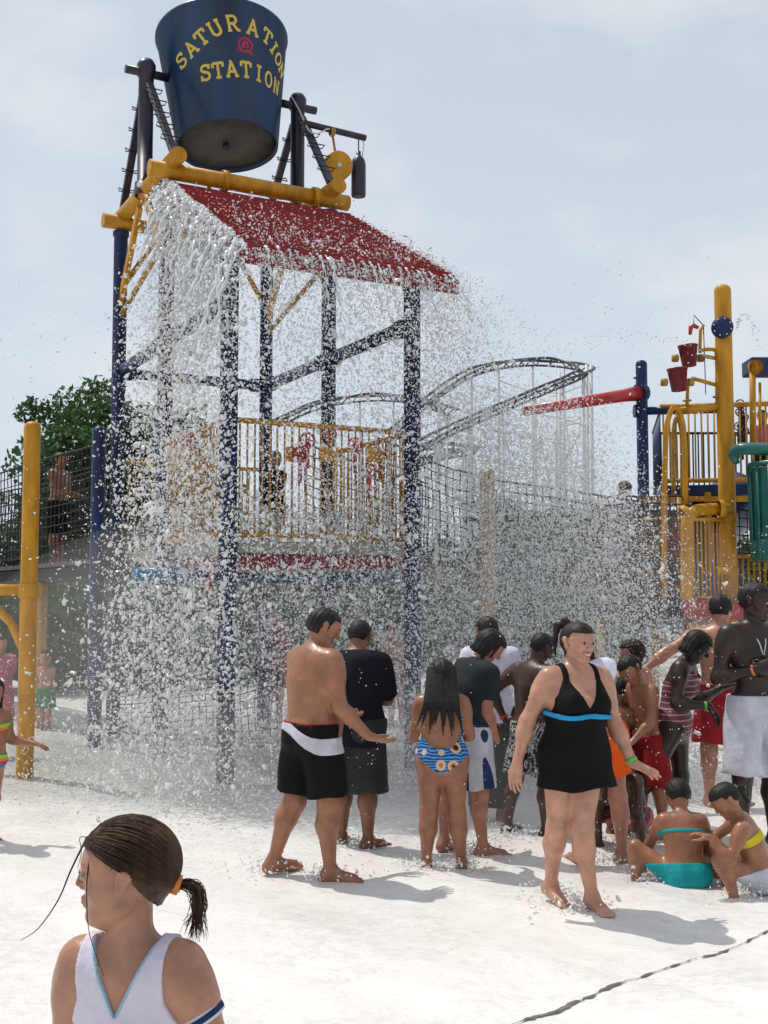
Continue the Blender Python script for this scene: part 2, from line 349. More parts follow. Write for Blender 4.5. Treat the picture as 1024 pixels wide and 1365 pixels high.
MB().path(arc(cab, 5), 0.009, 6).build('cable', 'galv', tower)
# yellow drum and dark cylinder hanging from the arm
dc = tq(450, 222, 2.55)
dr = thing('hanging_drum', 'round yellow drum hanging below the dark arm beside the big bucket', 'drum', dc)
dax = Vector((.30, -.95, -.12)).normalized()
MB().lathe([(0, -.075), (0.185, -.075), (0.185, .07), (0.17, .078), (0, .078)], dc, dax, 28).build('drum_body', 'yellow', dr)
MB().lathe([(0, .076), (0.035, .082), (0.03, .1), (0, .1)], dc, dax, 8).build('hub', 'galv', dr)
hp = tq(443, 176, 2.55); MB().tube(hp, dc + ZZ * .16 - TU * .03, 0.016, n=8).build('hanger_rod', 'dyellow', dr)
MB().lathe([(0.05, -.03), (0.065, 0), (0.05, .03)], hp, TU, 12).build('clamp', 'dyellow', dr)
cc = tq(478, 262, 2.55)
cyo = thing('hanging_cylinder', 'dark bottle-shaped weight hanging at the tip of the arm', 'weight', cc)
MB().lathe([(0, 0), (0.088, 0.0), (0.095, .02), (0.095, .42), (0.08, .49), (0.045, .53), (0.03, .55), (0.03, .6), (0, .6)], cc, n=20).build('cylinder_body', 'purple', cyo)
MB().path([cc + ZZ * .58, cc + ZZ * .85, tq(478, 178, 2.55)], 0.009, 6).build('hook_rod', 'purple', cyo)
MB().path([cc + ZZ * .5 + TU * .05, cc + ZZ * .7 + TU * .075, tq(484, 188, 2.55)], 0.007, 6).build('hook_rod', 'galv', cyo)
# ---------------------------------------------------------------- the tipping bucket
BP = T(1.015, 3.0, 8.17); BT = math.radians(9.5)
BAX = (ZZ * math.cos(BT) + TV * math.sin(BT)).normalized(); BFR = TU.cross(BAX).normalized()
if BFR.dot(TV) > 0: BFR = -BFR
bucket = thing('tipping_bucket', 'giant dark blue water bucket lettered in yellow above the red roof', 'bucket', BP)
RB, RT, HB, HT = 0.635, 0.83, -0.80, 0.70
def bl(prof, n=64):
    b = MB(); k0 = len(b.v)
    for r, h in prof:
        for k in range(n):
            a = 2 * math.pi * k / n; b.v.append(BP + BAX * h + (TU * math.sin(a) + BFR * math.cos(a)) * r)
    for i in range(len(prof) - 1):
        for k in range(n):
            k2 = (k + 1) % n; b.f.append((i * n + k, i * n + k2, (i + 1) * n + k2, (i + 1) * n + k)); b.sm.append(True)
    return b
def brad(h): return RB + (RT - RB) * (h - HB) / (HT - HB)
bl([(RB - .03, HB + .06), (RB - .012, HB), (RB, HB + .004), (RT, HT), (RT + .015, HT), (RT + .015, HT + .03), (RT - .02, HT + .03), (RT - .02, HT), (RB - .035, HB + .1)]).build('shell', 'bucketblue', bucket)
bl([(0.002, HB + .045), (RB * .5, HB + .05), (RB - .02, HB + .05), (RB - .02, HB + .09), (0.002, HB + .09)]).build('base', 'bucketin', bucket)
dp = BP + BAX * (HB + .05); MB().lathe([(0.03, .0), (0.045, -.03), (.03, -.09), (0, -.1)], dp - TU * .02, BAX, 12).build('drain_plug', 'purple', bucket)
# slab lettering laid on the curved wall
def arcp(cx, cy, rx, ry, a0, a1, n=12): return [(cx + rx * math.cos(math.radians(a0 + (a1 - a0) * i / n)), cy + ry * math.sin(math.radians(a0 + (a1 - a0) * i / n))) for i in range(n + 1)]
def sl_(x, y, w): return [(x - w, y), (x + w, y)]
GL = {  # strokes in a 0.8 x 1 cell; slabs drawn as short bars
 'S': [arcp(.4, .74, .26, .2, 20, 270, 12) + arcp(.4, .28, .28, .23, 90, -160, 12), [(.67, .98), (.67, .68)], [(.12, .02), (.12, .34)]],
 'A': [[(.1, .06), (.4, .94)], [(.4, .94), (.7, .06)], [(.22, .34), (.58, .34)], sl_(.1, .06, .13), sl_(.7, .06, .13), [(.28, .94), (.44, .94)]],
 'T': [[(.4, .06), (.4, .94)], [(.05, .94), (.75, .94)], [(.06, .96), (.06, .68)], [(.74, .96), (.74, .68)], sl_(.4, .06, .18)],
 'U': [[(.14, .94), (.14, .34)] + arcp(.4, .32, .26, .25, 180, 360, 12) + [(.66, .94)], sl_(.14, .94, .14), sl_(.66, .94, .14)],
 'R': [[(.16, .06), (.16, .94)], [(.05, .94), (.42, .94)] + arcp(.42, .71, .22, .23, 90, -90, 10) + [(.16, .48)], [(.4, .48), (.66, .06)], sl_(.16, .06, .13), [(.6, .06), (.82, .06)]],
 'I': [[(.4, .06), (.4, .94)], sl_(.4, .06, .19), sl_(.4, .94, .19)],
 'O': [arcp(.4, .5, .3, .45, 0, 360, 28)],
 'N': [[(.14, .06), (.14, .94)], [(.14, .94), (.64, .06)], [(.64, .06), (.64, .94)], sl_(.14, .06, .14), [(.0, .94), (.2, .94)], sl_(.64, .94, .15)]}
def ribbon(mb, pts, w, mapf):
    P = []
    for i in range(len(pts) - 1):
        a, b = pts[i], pts[i + 1]; n = max(1, int(math.hypot(b[0] - a[0], b[1] - a[1]) / .12))
        P += [(a[0] + (b[0] - a[0]) * k / n, a[1] + (b[1] - a[1]) * k / n) for k in range(n)]
    P.append(pts[-1]); base = len(mb.v)
    for i, p in enumerate(P):
        q0, q1 = P[max(i - 1, 0)], P[min(i + 1, len(P) - 1)]; dx, dy = q1[0] - q0[0], q1[1] - q0[1]; L = math.hypot(dx, dy) or 1
        for s in (-1, 0, 1): mb.v.append(mapf(p[0] - dy / L * w * s, p[1] + dx / L * w * s))
        if i:
            k = base + 3 * i
            for j in (0, 1): mb.f.append((k - 3 + j, k + j, k + 1 + j, k - 2 + j)); mb.sm.append(True)
def on_bucket(x, y, lift):       # x metres round the wall from the front, y metres along the axis
    r = brad(y) ; a = x / 0.76; return BP + BAX * y + (TU * math.sin(a) + BFR * math.cos(a)) * (r + lift)
letters = None
def letter(ch, cx, cy, rot, h, name='letter'):
    cw = h * 0.92
    for lift, w, m, nm in ((0.004, 0.105, 'text', 'letter'),):
        mb = MB(); k = 0
        for st in GL[ch]:
            def mp_(x, y, k=k):
                X, Y = (x - .4) * cw, (y - .5) * h; c, s = math.cos(rot), math.sin(rot)
                return on_bucket(cx + X * c - Y * s, cy + X * s + Y * c, lift + 0.0008 * k)
            ribbon(mb, st, w * .82, mp_); k += 1
        mb.build(nm, m, bucket)
def inv_bucket(px, py):          # picture point -> (round, along) on the bucket wall
    d = ray(px, py).normalized(); t = 12.0
    for k in range(4000):
        p = CP + d * t - BP; y = p.dot(BAX); q = p - BAX * y
        if q.length <= brad(y): break
        t += 0.001
    return math.atan2(q.dot(TU), q.dot(BFR)) * 0.76, y
def word(chars, pix, h):
    P = [inv_bucket(*p) for p in pix]
    for i, ch in enumerate(chars):
        a, b = P[max(0, i - 1)], P[min(len(P) - 1, i + 1)]; letter(ch, P[i][0], P[i][1], math.atan2(b[1] - a[1], b[0] - a[0]), h)
word('SATURATION', [(242, 81), (255, 65), (269, 50), (287, 38), (310, 31), (337, 37), (356, 49), (365, 64), (371, 79), (375, 95)], 0.205)
word('STATION', [(274, 97), (291, 94), (309, 92), (328, 93), (345, 98), (358, 106), (368, 116)], 0.205)
EX, EY = inv_bucket(327, 60)
mb = MB(); E_ = lambda l: (lambda x, y: on_bucket(EX + x, EY + y, l))
ribbon(mb, arcp(0, 0, .085, .085, 0, 360, 28), 0.012, E_(.004)); ribbon(mb, [(0.01, -.06), (.055, -.085), (.1, -.1)], .013, E_(.005))
ribbon(mb, [(-.11, -.075), (-.05, -.09), (0, -.075), (.06, -.085)], .008, E_(.0045))
ribbon(mb, [(-.02, -.04), (-.03, 0), (-.01, .035), (.03, .03)], .022, E_(.0045)); ribbon(mb, [(.01, .03), (.035, 0), (.03, -.035)], .014, E_(.0052))
mb.build('emblem', 'textred', bucket)
M['plank'] = mat('dark_plank', (0.075, 0.07, 0.062), 0.8, 0.3, 6)
M['fencegrey'] = mat('fence_grey', (0.16, 0.165, 0.16), 0.6, 0.2, 3)
# ---------------------------------------------------------------- rope bridges and nets
def net(a, b, c, d, nu, nv, r, name, parent, sag=0.0):       # quad a-b (bottom) d-c (top) woven of ropes
    mb = MB(); a, b, c, d = map(Vector, (a, b, c, d)); rr = random.Random(5)
    def P(s, t):
        p = a.lerp(b, s).lerp(d.lerp(c, s), t); return p + Vector((0.012 * math.sin(9 * s + 7 * t), 0.02 * math.sin(6 * s + 3 * t), -sag * 4 * s * (1 - s) + 0.012 * math.sin(11 * s + 5 * t)))
    for i in range(nu + 1): mb.path([P(i / nu, t / 8) for t in range(9)], r, 4, False)
    for j in range(nv + 1): mb.path([P(s / 16, j / nv) for s in range(17)], r * (1.8 if j in (0, nv) else 1), 4, False)
    return mb.build(name, 'rope', parent)
p125 = gp(125, 995); p125.z = 0
lb = thing('rope_bridge', 'grey plank bridge with black rope net sides leading left from tower', 'bridge', p125)
post(p125, 3.72, 0.085, 'blue', lb, True)
La, Lb = Vector((p125.x - .02, p125.y + .1, 2.2)), Vector((-7.6, 18.6, 2.12)); Ld = (Lb - La).normalized(); Ln = Vector((Ld.y, -Ld.x, 0)) * -1
if Ln.y < 0: Ln = -Ln
nb = 26
for i in range(nb):
    p = La.lerp(Lb, (i + .5) / nb) + Ln * .5; MB().box(p - ZZ * .03, ((Lb - La).length / nb / 2 - .008, .55, .025), (Ld, Ln, ZZ)).build('plank', 'plank', lb)
for s in (0, 1.05):
    net(La + Ln * s, Lb + Ln * s, Lb + Ln * s + ZZ * 1.35, La + Ln * s + ZZ * 1.4, 52, 11, 0.0075, 'net', lb, 0.03)
MB().box(La.lerp(Lb, .5) - ZZ * .14 + Ln * .5, ((Lb - La).length / 2, .5, .07), (Ld, Ln, ZZ)).build('bridge_frame', 'rope', lb)
post(gp(52, 968) , 1.9, 0.075, 'dyellow', lb, True)
# big yellow pole on the left, with its beam going out of the picture
YL = gp(33, 1035)
yp = thing('yellow_pole', 'thick mustard yellow pole with rounded top beside the left rope bridge', 'pole', YL)
post(YL, 3.45, 0.083, 'yellow', yp, True)
MB().tube(YL + ZZ * 1.82, YL + Vector((-1.5, .9, 1.86)), .06).build('side_beam', 'yellow', yp)
MB().path([YL + Vector((0, 0, 1.15)), YL + Vector((-.2, .1, 1.5)), YL + Vector((-.6, .35, 1.8))], .045, 10).build('side_brace', 'yellow', yp)
MB().lathe([(.1, -.07), (.1, .07)], YL + ZZ * 1.82, (0, 0, 1), 16).build('collar', 'yellow', yp)
# climbing net that hangs below the tower
cn = thing('climbing_net', 'black knotted rope net hanging low between the tower posts', 'net', T(0, 1.5, 0))
net(T(-.45, 2.35, .22), T(0.75, 0.5, .26), T(0.95, 1.0, 1.25), T(-.35, 2.75, .70), 24, 12, 0.006, 'net', cn, 0.06)
# yellow pole standing in the spray right of the tower and the bridge that passes it
YM = Vector((at(650, 790, 14.6).x, 14.6, 0))
ym = thing('yellow_pole', 'yellow pole half hidden in the spray right of the blue tower', 'pole', YM)
post(YM, 3.35, 0.105, 'dyellow', ym, True)
rbz = thing('rope_bridge', 'black net sided bridge between tower and the yellow climbing frame', 'bridge', YM)
A0, A1, A2 = T(TW + .05, .9, 2.25), Vector((YM.x + .1, YM.y + .25, 2.0)), Vector((5.25, 15.6, 1.62))
for a, b, n, u_ in ((A0, A1, 10, 16), (A1, A2, 28, 34)):
    d = (b - a); L = d.length; d.normalize(); nn = Vector((-d.y, d.x, 0)).normalized(); nn = nn if nn.y > 0 else -nn
    for i in range(n):
        MB().box(a.lerp(b, (i + .5) / n) + nn * .5 - ZZ * .03, (L / n / 2 - .008, .5, .025), (d, nn, ZZ.copy())).build('plank', 'plank', rbz)
    for s in (0, 1.0): net(a + nn * s, b + nn * s, b + nn * s + ZZ * 1.3, a + nn * s + ZZ * 1.3, u_, 11, 0.0075, 'net', rbz, 0.05)
# ---------------------------------------------------------------- climbing frame on the right
DR = 14.0
RX = at(972, 790, DR); RX.z = 0
cf = thing('play_structure', 'yellow and blue railed climbing frame with two decks', 'play structure', RX)
def rp(px, py, Y=DR): return at(px, py, Y)
def rz(py, Y=DR): return at(512, py, Y).z
post(RX, rz(388), 0.105, 'yellow', cf, True, 'main_post')
for zz in (rz(762), rz(690)): MB().lathe([(.125, -.05), (.125, .05), (0, .05)], (RX.x, RX.y, zz), (0, 0, 1), 18).build('collar', 'yellow', cf)
dd = rp(963, 436, DR - .14); MB().lathe([(0, .02), (.128, .02), (.135, 0), (.135, -.05), (0, -.05)], dd, (-.25, -1, 0), 28).build('disc', 'blue', cf)
for k in range(8):
    a = k * math.pi / 4 + .3; X, Y, D = cyl_basis(Vector((-.25, -1, 0))); MB().lathe([(.011, .02), (.009, .034), (0, .035)], dd + (X * math.cos(a) + Y * math.sin(a)) * .108, D, 6).build('bolt', 'galv', cf)
# blue pole with the long red spray pipe
BPx = Vector((at(860, 790, 15.2).x, 15.2, 0))
sp = thing('spray_pole', 'dark blue pole carrying a long red water pipe', 'pole', BPx)
post(BPx, at(860, 486, 15.2).z, 0.078, 'blue', sp, True)
pA, pB = at(852, 524, 15.2), at(700, 548, 14.0)
MB().path([pA, pA.lerp(pB, .15), pB], [.105, .085, .06], 16).build('red_pipe', 'red2', sp)
MB().tube(pA + (pA - pB).normalized() * -.02, pA + (pA - pB).normalized() * .09, .125).build('pipe_flange', 'blue', sp)
rosette(pA + Vector((-.02, 0, .21)), ZZ, .05, 'valve', 'purple', sp, 4)
MB().tube(Vector((BPx.x, BPx.y, rz(548, 15.2))), rp(975, 545, 15.2), .055).build('side_beam', 'blue', sp)
MB().tube(Vector((BPx.x - .04, BPx.y, rz(548, 15.2))), Vector((BPx.x - .11, BPx.y, rz(548, 15.2))), .09).build('collar', 'blue', sp)
# upper deck
ua, ub = rp(872, 650, 16.4), rp(1060, 640, 15.4)
zu = 3.25
def up(px, Y, z): p = at(px, 790, Y); return Vector((p.x, p.y, z))
c0, c1, c2, c3 = up(884, 15.2, zu), up(1075, 14.9, zu), up(1060, 17.2, zu), up(874, 17.2, zu)
mb = MB(); mb.v = [c0, c1, c2, c3] + [p - ZZ * .14 for p in (c0, c1, c2, c3)]; mb.f = [(0, 1, 2, 3), (7, 6, 5, 4), (0, 4, 5, 1), (1, 5, 6, 2), (2, 6, 7, 3), (3, 7, 4, 0)]; mb.sm = [False] * 6
mb.build('upper_deck', 'blue', cf)
railing(c0 + ZZ * .0, c1, 1.08, cf, 22, 'yellow', .035, .012)
railing(c3, c2, 1.0, cf, 26, 'rope', .02, .012); railing(c0, c3, 1.0, cf, 10, 'blue', .02, .012)
MB().tube(rp(905, 548, DR), rp(975, 540, DR), .05).build('top_beam', 'yellow', cf)
MB().tube(up(886, 15, zu - .1), up(886, 15, zu - 1.7), .03).build('deck_leg', 'yellow', cf); MB().tube(up(946, 15.1, zu - .1), up(946, 15.1, 1.6), .045).build('deck_leg', 'yellow', cf)
MB().box(up(930, 15.0, zu - .2), (.75, .04, .035)).build('deck_edge', 'yellow', cf)
# arch handrail
za = [rp(886, 800, 13.9), rp(886, 680, 13.9), rp(887, 600, 13.9), rp(890, 562, 13.9), rp(899, 543, 13.9), rp(909, 560, 13.9), rp(913, 600, 13.9), rp(914, 672, 13.9)]
MB().path(arc(za, 6), .034, 10).build('arch_rail', 'yellow', cf)
za = [rp(898, 660, 14.4), rp(898, 580, 14.4), rp(903, 556, 14.4), rp(909, 580, 14.4), rp(910, 660, 14.4)]
MB().path(arc(za, 6), .03, 10).build('arch_rail', 'dyellow', cf)
# elbow pipe and lower railing
MB().path(arc([rp(916, 800, 13.7), rp(916, 720, 13.7), rp(917, 694, 13.7), rp(925, 682, 13.72), rp(945, 679, 13.8), rp(972, 678, 13.95)], 6), .075, 14).build('elbow_pipe', 'yellow', cf)
for px, py, d_ in ((914, 684, (1, 0, .6)), (962, 678, (1, 0, 0))): MB().lathe([(.10, -.035), (.11, 0), (.10, .035), (0, .035)], rp(px, py, 13.75), d_, 16).build('collar', 'yellow', cf)
zl = rz(800, 13.7)
l0, l1 = rp(918, 800, 13.7), rp(966, 800, 13.8); l0.z = l1.z = zl
railing(l0, l1, rz(692, 13.7) - zl, cf, 9, 'yellow', .026, .013, .03)
l2, l3 = rp(980, 800, 14.0), rp(1070, 800, 14.0); l2.z = l3.z = zl - .0
railing(l2, l3, rz(742, 14) - zl, cf, 12, 'yellow', .024, .012, .03)
def slab(px0, px1, Y0, Y1, z0, z1, name, m):
    mb = MB(); q = [up(px0, Y0, z0), up(px1, Y0, z0), up(px1 - 10, Y1, z0), up(px0 - 8, Y1, z0)]; mb.v = q + [p + ZZ * (z1 - z0) for p in q]
    mb.f = [(0, 1, 2, 3), (7, 6, 5, 4), (0, 4, 5, 1), (1, 5, 6, 2), (2, 6, 7, 3), (3, 7, 4, 0)]; mb.sm = [False] * 6; return mb.build(name, m, cf)
slab(912, 1075, 13.65, 16.4, rz(826, 13.7), zl - .01, 'lower_deck', 'red')
slab(795, 914, 14.3, 16.6, rz(822, 14.3), rz(806, 14.3), 'lower_deck', 'rope')
for px in (800, 872, 916, 968, 1035): MB().tube(up(px, 14.4, -.1), up(px, 14.4, rz(826, 13.7)), .05).build('deck_leg', 'dyellow', cf)
MB().box(rp(945, 845, 13.75), (.26, .02, .14)).build('play_panel', 'dyellow', cf, .01)
# net side and yellow cross slats next to the bridge end
for k in range(9):
    pa, pb = rp(850, 695 + k * 12, 14.9), rp(884, 693 + k * 12, 14.5); MB().tube(pa, pb, .035, n=8).build('slat', 'dyellow', cf)
net(rp(855, 795, 14.3), rp(918, 800, 14.1), rp(918, 662, 14.1), rp(800, 662, 14.6), 14, 12, .008, 'net', cf)
MB().tube(rp(905, 660, 14.3), rp(905, 800, 14.3), .028).build('deck_leg', 'yellow', cf)
# two maroon buckets and the tap that fills them
def small_bucket(px, py, w, h, Y, label):
    c = at(px, py, Y); s = Y / FPX; o = thing('spill_bucket', label, 'bucket', c); r1, r0 = w * s / 2, w * s * .36; hh = h * s
    MB().lathe([(0, -hh / 2), (r0, -hh / 2), (r1, hh / 2), (r1 * 1.05, hh / 2), (r1 * 1.05, hh / 2 + .015), (r1 * .94, hh / 2), (r0 * .9, -hh / 2 + .02), (0, -hh / 2 + .02)], c, (-.06, 0, 1), 22).build('bucket_body', 'maroon', o)
    for s_ in (-1, 1):
        MB().lathe([(0, -.04), (.05, -.04), (.05, .03), (.03, .04), (0, .04)], c + Vector((s_ * (r1 + .04), 0.02, -.02)), (1, 0, 0), 12).build('pivot_knob', 'dyellow', o)
small_bucket(904, 507, 27, 29, 13.9, 'lower maroon spill bucket on the yellow pipe frame'); small_bucket(918, 475, 26, 27, 14.1, 'upper maroon spill bucket below the red tap')
MB().path(arc([rp(956, 546), rp(956, 500), rp(955, 470), rp(951, 466), rp(940, 466), rp(932, 469)], 4), .024, 10).build('bucket_pipe', 'yellow', cf)
MB().tube(rp(954, 513), rp(922, 504), .024, n=10).build('bucket_pipe', 'yellow', cf); MB().tube(rp(956, 478), rp(935, 474), .024, n=10).build('bucket_pipe', 'yellow', cf)
MB().tube(rp(916, 545), rp(917, 505), .022, n=10).build('bucket_pipe', 'yellow', cf); MB().path([rp(933, 470), rp(934, 440), rp(938, 433)], .02, 10).build('bucket_pipe', 'yellow', cf)
for px, py in ((956, 529), (916, 534)): MB().lathe([(.055, -.008), (.055, .008), (0, .008)], rp(px, py), (0, 0, 1), 14).build('collar', 'dyellow', cf)
MB().path([rp(931, 437), rp(925, 434), rp(921, 436), rp(920, 446)], [.022, .03, .032, .02], 10).build('tap', 'red2', cf)
MB().path([rp(925, 432), rp(925, 420), rp(938, 434), rp(938, 445)], .007, 6).build('tap_lever', 'purple', cf); MB().tube(rp(938, 440), rp(941, 526), .006, n=6).build('pull_cord', 'purple', cf)
# teal pipe with barred basket at the right edge
tb = thing('teal_basket', 'teal pipe with a vertical barred basket on the climbing frame', 'play basket', rp(1000, 607, 13.4))
MB().path(arc([rp(978, 608, 13.6), rp(984, 600, 13.5), rp(1000, 598, 13.4), rp(1060, 600, 13.2)], 5), .075, 14).build('teal_pipe', 'teal', tb)
MB().lathe([(.09, -.04), (.1, 0), (.09, .04), (0, .04)], rp(979, 609, 13.6), (1, -.3, .3), 16).build('pipe_end', 'teal', tb)
bc = rp(1046, 620, 13.5)
for k in range(16):
    a = k / 16 * 2 * math.pi; q = Vector((math.cos(a) * .42, math.sin(a) * .42, 0)); MB().tube(bc + q, bc + q * .95 - ZZ * 1.12, .017, n=6).build('bar', 'teal', tb)
MB().path([bc + Vector((math.cos(k / 24 * 6.283) * .42, math.sin(k / 24 * 6.283) * .42, 0)) for k in range(24)], .03, 8, closed=True).build('rim', 'teal', tb)
MB().lathe([(.40, -.9), (.42, -.9), (.40, -1.15), (0, -1.15)], bc, (0, 0, 1), 24).build('basket_base', 'teal', tb); MB().lathe([(.395, -.05), (.39, -.9)], bc, (0, 0, 1), 24).build('basket_liner', 'teal', tb)
# trough and thin post at the right edge
MB().box(rp(1030, 490, 14.4), (.34, .2, .1)).build('trough', 'blue', cf, .02)
MB().tube(rp(1004, 590, 14.2), rp(1003, 486, 14.2), .04).build('thin_post', 'yellow', cf); MB().tube(rp(1014, 590, 14.3), rp(1013, 510, 14.3), .018).build('thin_post', 'yellow', cf)
MB().lathe([(.09, -.03), (.09, .03), (0, .03)], rp(1007, 489, 14.15), (0, 1, 0), 16).build('collar', 'yellow', cf)
for k in range(9): rosette(rp(990 + random.uniform(-6, 6), 538 + k * 6, 15.5), (random.uniform(-1, 1), -1, .4), .06, 'chain_link', 'purple', cf, 2)
# blue tube slide behind the lower railing
MB().path(arc([rp(990, 660, 16.5), rp(950, 700, 16.2), rp(930, 760, 15.6), rp(940, 830, 15.2)], 6), .42, 20).build('slide', 'slide', cf)
# ---------------------------------------------------------------- roller coaster far behind
rc = thing('roller_coaster', 'distant steel roller coaster with dark track on white scaffold supports', 'roller coaster', at(700, 790, 60) - ZZ * HCAM)
def track(pts, name='track', gauge=0.42):
    P = arc(pts, 10); L, R = [], []; tie = MB()
    for i, p in enumerate(P):
        d = (P[min(i + 1, len(P) - 1)] - P[max(i - 1, 0)]); d.z = 0; d.normalize(); n = Vector((-d.y, d.x, 0)); L.append(p + n * gauge); R.append(p - n * gauge)
    mb = MB(); mb.path(L, .075, 6); mb.path(R, .075, 6); mb.path([p - ZZ * .35 for p in P], .06, 6)
    o = mb.build(name, 'track', rc); acc = 0
    for i in range(len(P) - 1):
        acc += (P[i + 1] - P[i]).length
        if acc > 0.8: acc = 0; MB().path([L[i], P[i] - ZZ * .35, R[i]], .045, 4).build('tie', 'track', o)
    return P
t1 = track([at(520, 575, 52), at(570, 532, 53), at(620, 498, 55), at(660, 484, 58), at(710, 479, 62), at(755, 482, 62), at(781, 490, 59), at(770, 498, 56), at(735, 512, 54), at(690, 531, 52), at(640, 552, 50), at(590, 575, 48), at(545, 600, 46)])
t2 = track([at(370, 560, 56), at(420, 538, 58), at(470, 528, 62), at(520, 526, 62), at(560, 532, 58), at(600, 545, 54)])
t3 = track([at(545, 592, 62), at(600, 591, 66), at(632, 596, 64), at(600, 602, 60), at(555, 612, 56)])
def spt(p, r=.075, name='support'): MB().tube(Vector((p.x, p.y, -.2)), p - ZZ * .4, r, n=6).build(name, 'galv', rc)
cols = []
for P, st in ((t1, 9), (t2, 9), (t3, 11)):
    for i in range(4, len(P), st): spt(P[i]); cols.append(P[i])
for i in range(len(cols) - 1):
    a, b = cols[i], cols[i + 1]
    if (a.xy - b.xy).length < 9:
        for z in np.arange(2.5, min(a.z, b.z), 2.6):
            MB().tube(Vector((a.x, a.y, z)), Vector((b.x, b.y, z)), .03, n=5).build('cross_bar', 'galv', rc)
        MB().tube(Vector((a.x, a.y, 3)), Vector((b.x, b.y, min(a.z, b.z) - 1)), .025, n=4).build('brace', 'galv', rc)
tw = [at(786, 790, 58), at(792, 790, 58), at(749, 790, 60), at(744, 790, 63)]
for p in tw: MB().tube(Vector((p.x, p.y, -.2)), Vector((p.x, p.y, at(0, 486, 58).z)), .09, n=6).build('support', 'galv', rc)
for z in np.arange(1.5, 13.3, 2.3):
    MB().tube(Vector((tw[0].x, tw[0].y, z)), Vector((tw[2].x, tw[2].y, z)), .045, n=5).build('cross_bar', 'galv', rc); MB().tube(Vector((tw[1].x, tw[1].y, z + .4)), Vector((tw[3].x, tw[3].y, z + .4)), .04, n=5).build('cross_bar', 'galv', rc)
MB().tube(at(754, 612, 58), at(788, 550, 58), .05, n=5).build('brace', 'galv', rc)
# ---------------------------------------------------------------- trees
def leaf_mat(name, c1, c2):
    m = mat(name, c1, 0.6, col2=c2, scale=1.3, spec=0.25, rvar=0); t = m.node_tree; b = t.nodes['Principled BSDF']
    tr = N(t, 'ShaderNodeBsdfTranslucent'); mx = N(t, 'ShaderNodeMixShader'); mx.inputs[0].default_value = 0.3
    tr.inputs[0].default_value = (*[min(1, c * 1.5) for c in c2], 1); o = t.nodes['Material Output']
    t.links.new(b.outputs[0], mx.inputs[1]); t.links.new(tr.outputs[0], mx.inputs[2]); t.links.new(mx.outputs[0], o.inputs[0]); return m
M['leaf1'] = leaf_mat('dark_leaves', (0.018, 0.045, 0.014), (0.045, 0.095, 0.03))
M['leaf2'] = leaf_mat('grey_green_leaves', (0.045, 0.075, 0.045), (0.08, 0.12, 0.065))
def tree(base, h, rx, crown_lo, label, lm='leaf1', nclump=60, nleaf=90, ls=0.16, seed=0, group=None, name='tree'):
    r = np.random.default_rng(seed); base = Vector(base); o = thing(name, label, name, base, group)
    tk = MB(); tk.path(arc([base - ZZ * .2, base + Vector((.1, 0, h * .25)), base + Vector((-.1, .1, h * .5)), base + Vector((.05, 0, h * .8))], 4), [max(.03, h * .035 * (1 - i / 14)) for i in range(13)], 8)
    cz = (h + crown_lo) / 2; hz_ = (h - crown_lo) / 2
    cl = []
    while len(cl) < nclump:
        q = r.uniform(-1, 1, 3)
        n_ = np.linalg.norm(q)
        if n_ < 1 and n_ > 0.25: cl.append(q * (0.78 + .3 * r.random()))
    cl = np.array(cl); cc = cl * [rx, rx * .9, hz_] + [base.x, base.y, cz]
    for k in range(0, nclump, 5): p = Vector(cc[k]); tk.path([base + ZZ * h * (.3 + .3 * r.random()), p.lerp(base + ZZ * cz, .4), p], [h * .012, h * .008, h * .003], 5)
    tk.build('trunk', 'bark', o)
    cr_ = rx * 0.34
    pos = np.repeat(cc, nleaf, 0); off = r.normal(size=pos.shape); off /= np.linalg.norm(off, axis=1)[:, None]; off *= (r.random((len(pos), 1)) ** .5) * cr_ * r.uniform(.6, 1.15, (nclump, 1)).repeat(nleaf, 0); off[:, 2] *= .7
    pos = pos + off; n = len(pos); a = r.normal(size=(n, 3)); a /= np.linalg.norm(a, axis=1)[:, None]; b = r.normal(size=(n, 3)); b = np.cross(a, b); b /= np.linalg.norm(b, axis=1)[:, None]
    s = ls * r.uniform(.6, 1.4, (n, 1)); v = np.stack([pos - a * s, pos - b * s * .55, pos + a * s, pos + b * s * .55], 1).reshape(-1, 3); f = np.arange(4 * n).reshape(-1, 4)
    me = np_mesh('crown', v, f, False); me.materials.append(M[lm]); link('crown', me, o)
def tb_(px, Y): p = at(px, 790, Y); return (p.x, Y, -.15)
tree(tb_(150, 27), 7.1, 2.35, 2.2, 'broad dark green tree rising behind the left rope bridge', 'leaf1', 100, 170, .085, 1)
for i, (px, Y, h, rx, lab) in enumerate([(20, 40, 4.2, 3.0, 'low shrubby tree behind the left rope bridge net'), (260, 44, 6.5, 3.2, 'mid height tree behind the tower posts left of the deck'),
        (400, 52, 4.4, 3.6, 'low tree seen below the tower deck behind the shirtless man'), (520, 56, 4.3, 3.6, 'low hazy tree behind the right tower post'), (620, 50, 4.2, 3.0, 'low tree behind the pole standing in the spray'),
        (700, 40, 5.4, 2.6, 'rounded hazy tree behind the spray under the coaster'), (780, 42, 5.3, 2.6, 'rounded tree between the coaster tower and the white shirted figure'), (860, 46, 5.0, 3.0, 'tree behind the rope net beside the dark blue pole'), (950, 48, 4.6, 3.4, 'tree behind the yellow railing of the climbing frame'), (1040, 44, 4.8, 3.2, 'tree behind the teal basket')]):
    tree(tb_(px, Y), h, rx, .3, lab, 'leaf1' if i in (1, 2, 5, 6) else 'leaf2', 46, 90, .16, 20 + i, 'trees along the far edge of the park')
